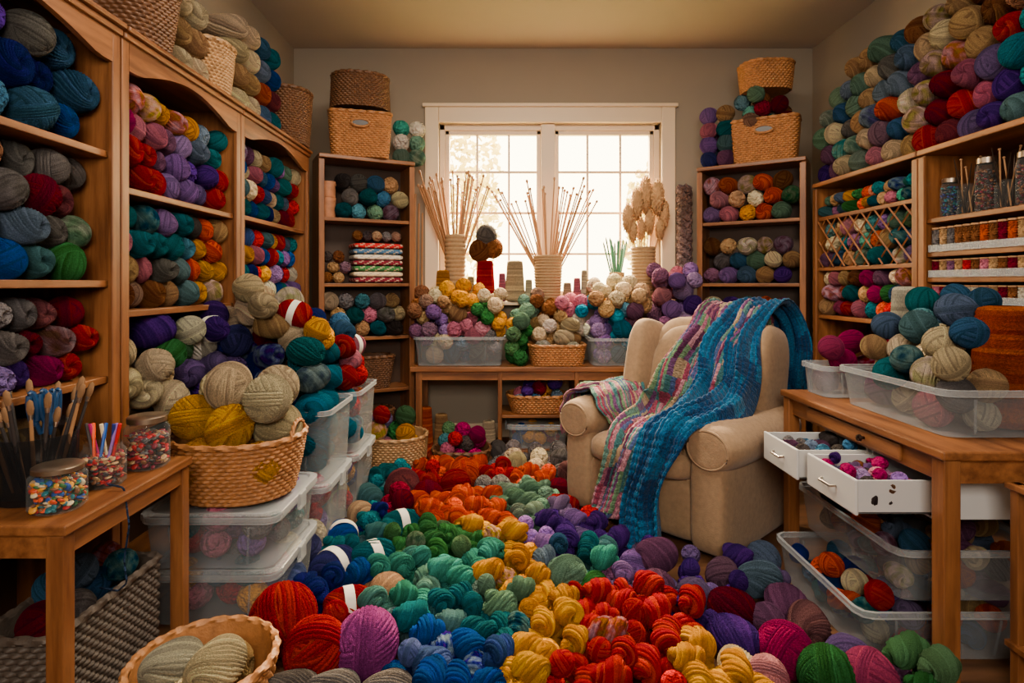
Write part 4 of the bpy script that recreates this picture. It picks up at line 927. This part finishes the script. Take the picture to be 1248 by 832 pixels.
seeds = [(540, 620, 'O'), (565, 630, 'O'), (600, 640, 'O'), (580, 612, 'O'), (500, 610, 'W'), (470, 600, 'T'), (520, 680, 'G'), (555, 670, 'G'), (490, 700, 'A'), (500, 740, 'A'), (545, 720, 'A'), (560, 750, 'T'), (600, 700, 'A'), (600, 740, 's'), (600, 780, 'T'), (510, 770, 'T'), (520, 800, 'B'), (560, 805, 'B'), (500, 825, 'B'),
         (590, 655, 'Y'), (615, 665, 'Y'), (640, 690, 'Y'), (625, 715, 'Y'), (660, 725, 'Y'), (660, 760, 'Y'), (690, 760, 'Y'), (650, 800, 'Y'), (690, 800, 'Y'), (720, 750, 'R'), (760, 745, 'R'), (740, 780, 'R'), (790, 765, 'R'), (780, 810, 'R'), (830, 760, 'R'), (830, 800, 'R'), (720, 820, 'R'), (860, 800, 'Y'), (875, 825, 'Y'), (905, 810, 'K'),
         (645, 640, 's'), (625, 610, 's'), (600, 600, 'g'), (660, 610, 's'), (670, 645, 'P'), (700, 640, 'L'), (740, 655, 'P'), (700, 670, 'P'), (680, 690, 'D'), (740, 690, 'e'), (650, 665, 'L'), (720, 680, 'T'), (780, 660, 'P'), (800, 680, 'm'), (840, 700, 'P'), (770, 715, 'L'), (750, 705, 'm'), (850, 740, 'P'), (870, 760, 'P'),
         (690, 615, 'R'), (655, 590, 'O'), (700, 600, 'W'), (640, 575, 'c'), (680, 570, 'g'), (610, 580, 'R'), (560, 575, 'O'), (540, 590, 'R'), (920, 800, 'm'), (950, 820, 'M'), (930, 760, 'm'), (1020, 780, 'P'), (1060, 820, 'm'), (1100, 840, 'G'), (430, 800, 'o'), (400, 760, 'R'), (380, 720, 'N'), (430, 700, 'B'), (460, 720, 'b'), (400, 640, 'N'), (430, 660, 'T'), (390, 830, 'g'), (450, 830, 'b'), (700, 720, 'Y'), (720, 700, 'A'), (600, 560, 'g'), (1000, 790, 'K')]
ws = [(*at(a, b, .07), c) for a, b, c in seeds]
ballcols = set('WcmgkoMK')
cnt = 0
for i in range(900):
    best = None
    for k in range(14):
        x = rnd.uniform(-.84, 1.36); y = rnd.uniform(1.68, 4.15)
        c = min(ws, key=lambda s: (s[0]-x)**2+(s[1]-y)**2)[2]
        r = (.055 if c in ballcols else .041)*(1 if y < 3 else 1.1)*rnd.uniform(.92, 1.1)
        if not okf(x, y, r): continue
        z = drop(placed, x, y, r, 0, .92)
        if z > .15: continue
        if z > r*1.3 and any((x-a)**2+(y-b)**2 < ((q+r)*1.1)**2 for a, b, _, q in bigs): continue
        if best is None or z < best[2]: best = (x, y, z, r, c)
    if not best: continue
    x, y, z, r, c = best; placed.append((x, y, z, r)); cnt += 1
    if c in ballcols or rnd.random() < .2: yarn('ball', x, y, z, r, c, zone(y), vg=(rnd.random() < .15))
    else: yarn('hank', x, y, z, r*1.08, c, zone(y), vg=(rnd.random() < .04), tilt=rnd.uniform(-.35, .35), sy=r*rnd.uniform(.85, 1.1))
print('floor', cnt)
merge_rest([(1.0, 3.2, .35, .42), (1.17, 3.38, .8, .33)])
finish_labels()
print('yarn objects', len(REG))

# ---------------------------------------------------------------- outside
for (cx, cy, cz, rad, lab) in ((-1.6, 10.5, 2.9, 1.6, 'sunlit tree seen through the left window panes'), (3.6, 12, 2.4, 1.3, 'sunlit tree seen through the right window panes')):
    t = thing('garden_tree', lab, 'tree', (cx, cy, -.4))
    MB().tube([(0, 0, 0), (.1, 0, 1.5), (0, .1, cz)], [.14, .1, .05], 10).build('trunk', M['bark'], t)
    n = 2600; d = nr.normal(size=(n, 3)); d /= np.linalg.norm(d, axis=1)[:, None]; p = d*rad*nr.uniform(.3, 1, (n, 1))**.5*(1+.25*np.sin(d[:, :1]*5+cx)); p[:, 2] += cz+.4
    a = nr.normal(size=(n, 3)); a /= np.linalg.norm(a, axis=1)[:, None]; b = np.cross(a, nr.normal(size=(n, 3))); b /= np.linalg.norm(b, axis=1)[:, None]; s = .09
    V = np.stack([p-a*s, p+b*s*.5, p+a*s, p-b*s*.5], 1).reshape(-1, 3)
    me = npmesh('foliage', V, np.arange(n*4).reshape(-1, 4), M['leaf']); fo = bpy.data.objects.new('foliage', me); COL.objects.link(fo); fo.parent = t
struct(MB().box(-30, 5.1, -.5, 30, 60, -.4).build('lawn_ground', simple('garden_lawn', (.3, .32, .12), .9, .3, 1, 0), smooth=False))  # lawn slab added outside as garden ground, below the window view

# ---------------------------------------------------------------- lights & world
w = bpy.data.worlds.new('world'); bpy.context.scene.world = w; w.use_nodes = True
bg = w.node_tree.nodes['Background']; bg.inputs[0].default_value = (1, .78, .45, 1); bg.inputs[1].default_value = 18
def light(kind, name, loc, target, energy, color, size=1, sy=None):
    l = bpy.data.lights.new(name, kind); l.energy = energy; l.color = color
    if kind == 'AREA': l.shape = 'RECTANGLE'; l.size = size; l.size_y = sy or size
    o = bpy.data.objects.new(name, l); COL.objects.link(o); o.location = loc
    o.rotation_euler = (Vector(target)-Vector(loc)).to_track_quat('-Z', 'Y').to_euler(); return o
s = light('SUN', 'sun', (1.0, 9, 5), (.45, 2.6, .5), 24, (1, .70, .38)); s.data.angle = R(9)
light('AREA', 'outdoor_fill', (.4, 5.9, 3.7), (.4, 3.4, .8), 2500, (1, .78, .48), 2.4, 1.2)  # added softbox outside, above the view, boosting daylight through the window
light('AREA', 'overhead_fill', (.25, 2.3, 3.2), (.25, 2.6, 0), 115, (1, .84, .66), 1.4, 1.0)  # added fill overhead, out of view; no fixture hangs here
light('AREA', 'rear_fill', (.1, -.9, 2.2), (.2, 3, .9), 98, (1, .87, .73), 1.4, 1.0)  # added soft fill behind the camera, not a lamp of the room

cam = bpy.data.cameras.new('camera'); co = bpy.data.objects.new('camera', cam); COL.objects.link(co)
co.location = (0, 0, EYE); co.rotation_euler = (R(90), 0, 0)
cam.sensor_width = 36; cam.lens = 36*F/1248; cam.shift_x = 9/1248; cam.shift_y = -71/1248; cam.clip_start = .05
bpy.context.scene.camera = co
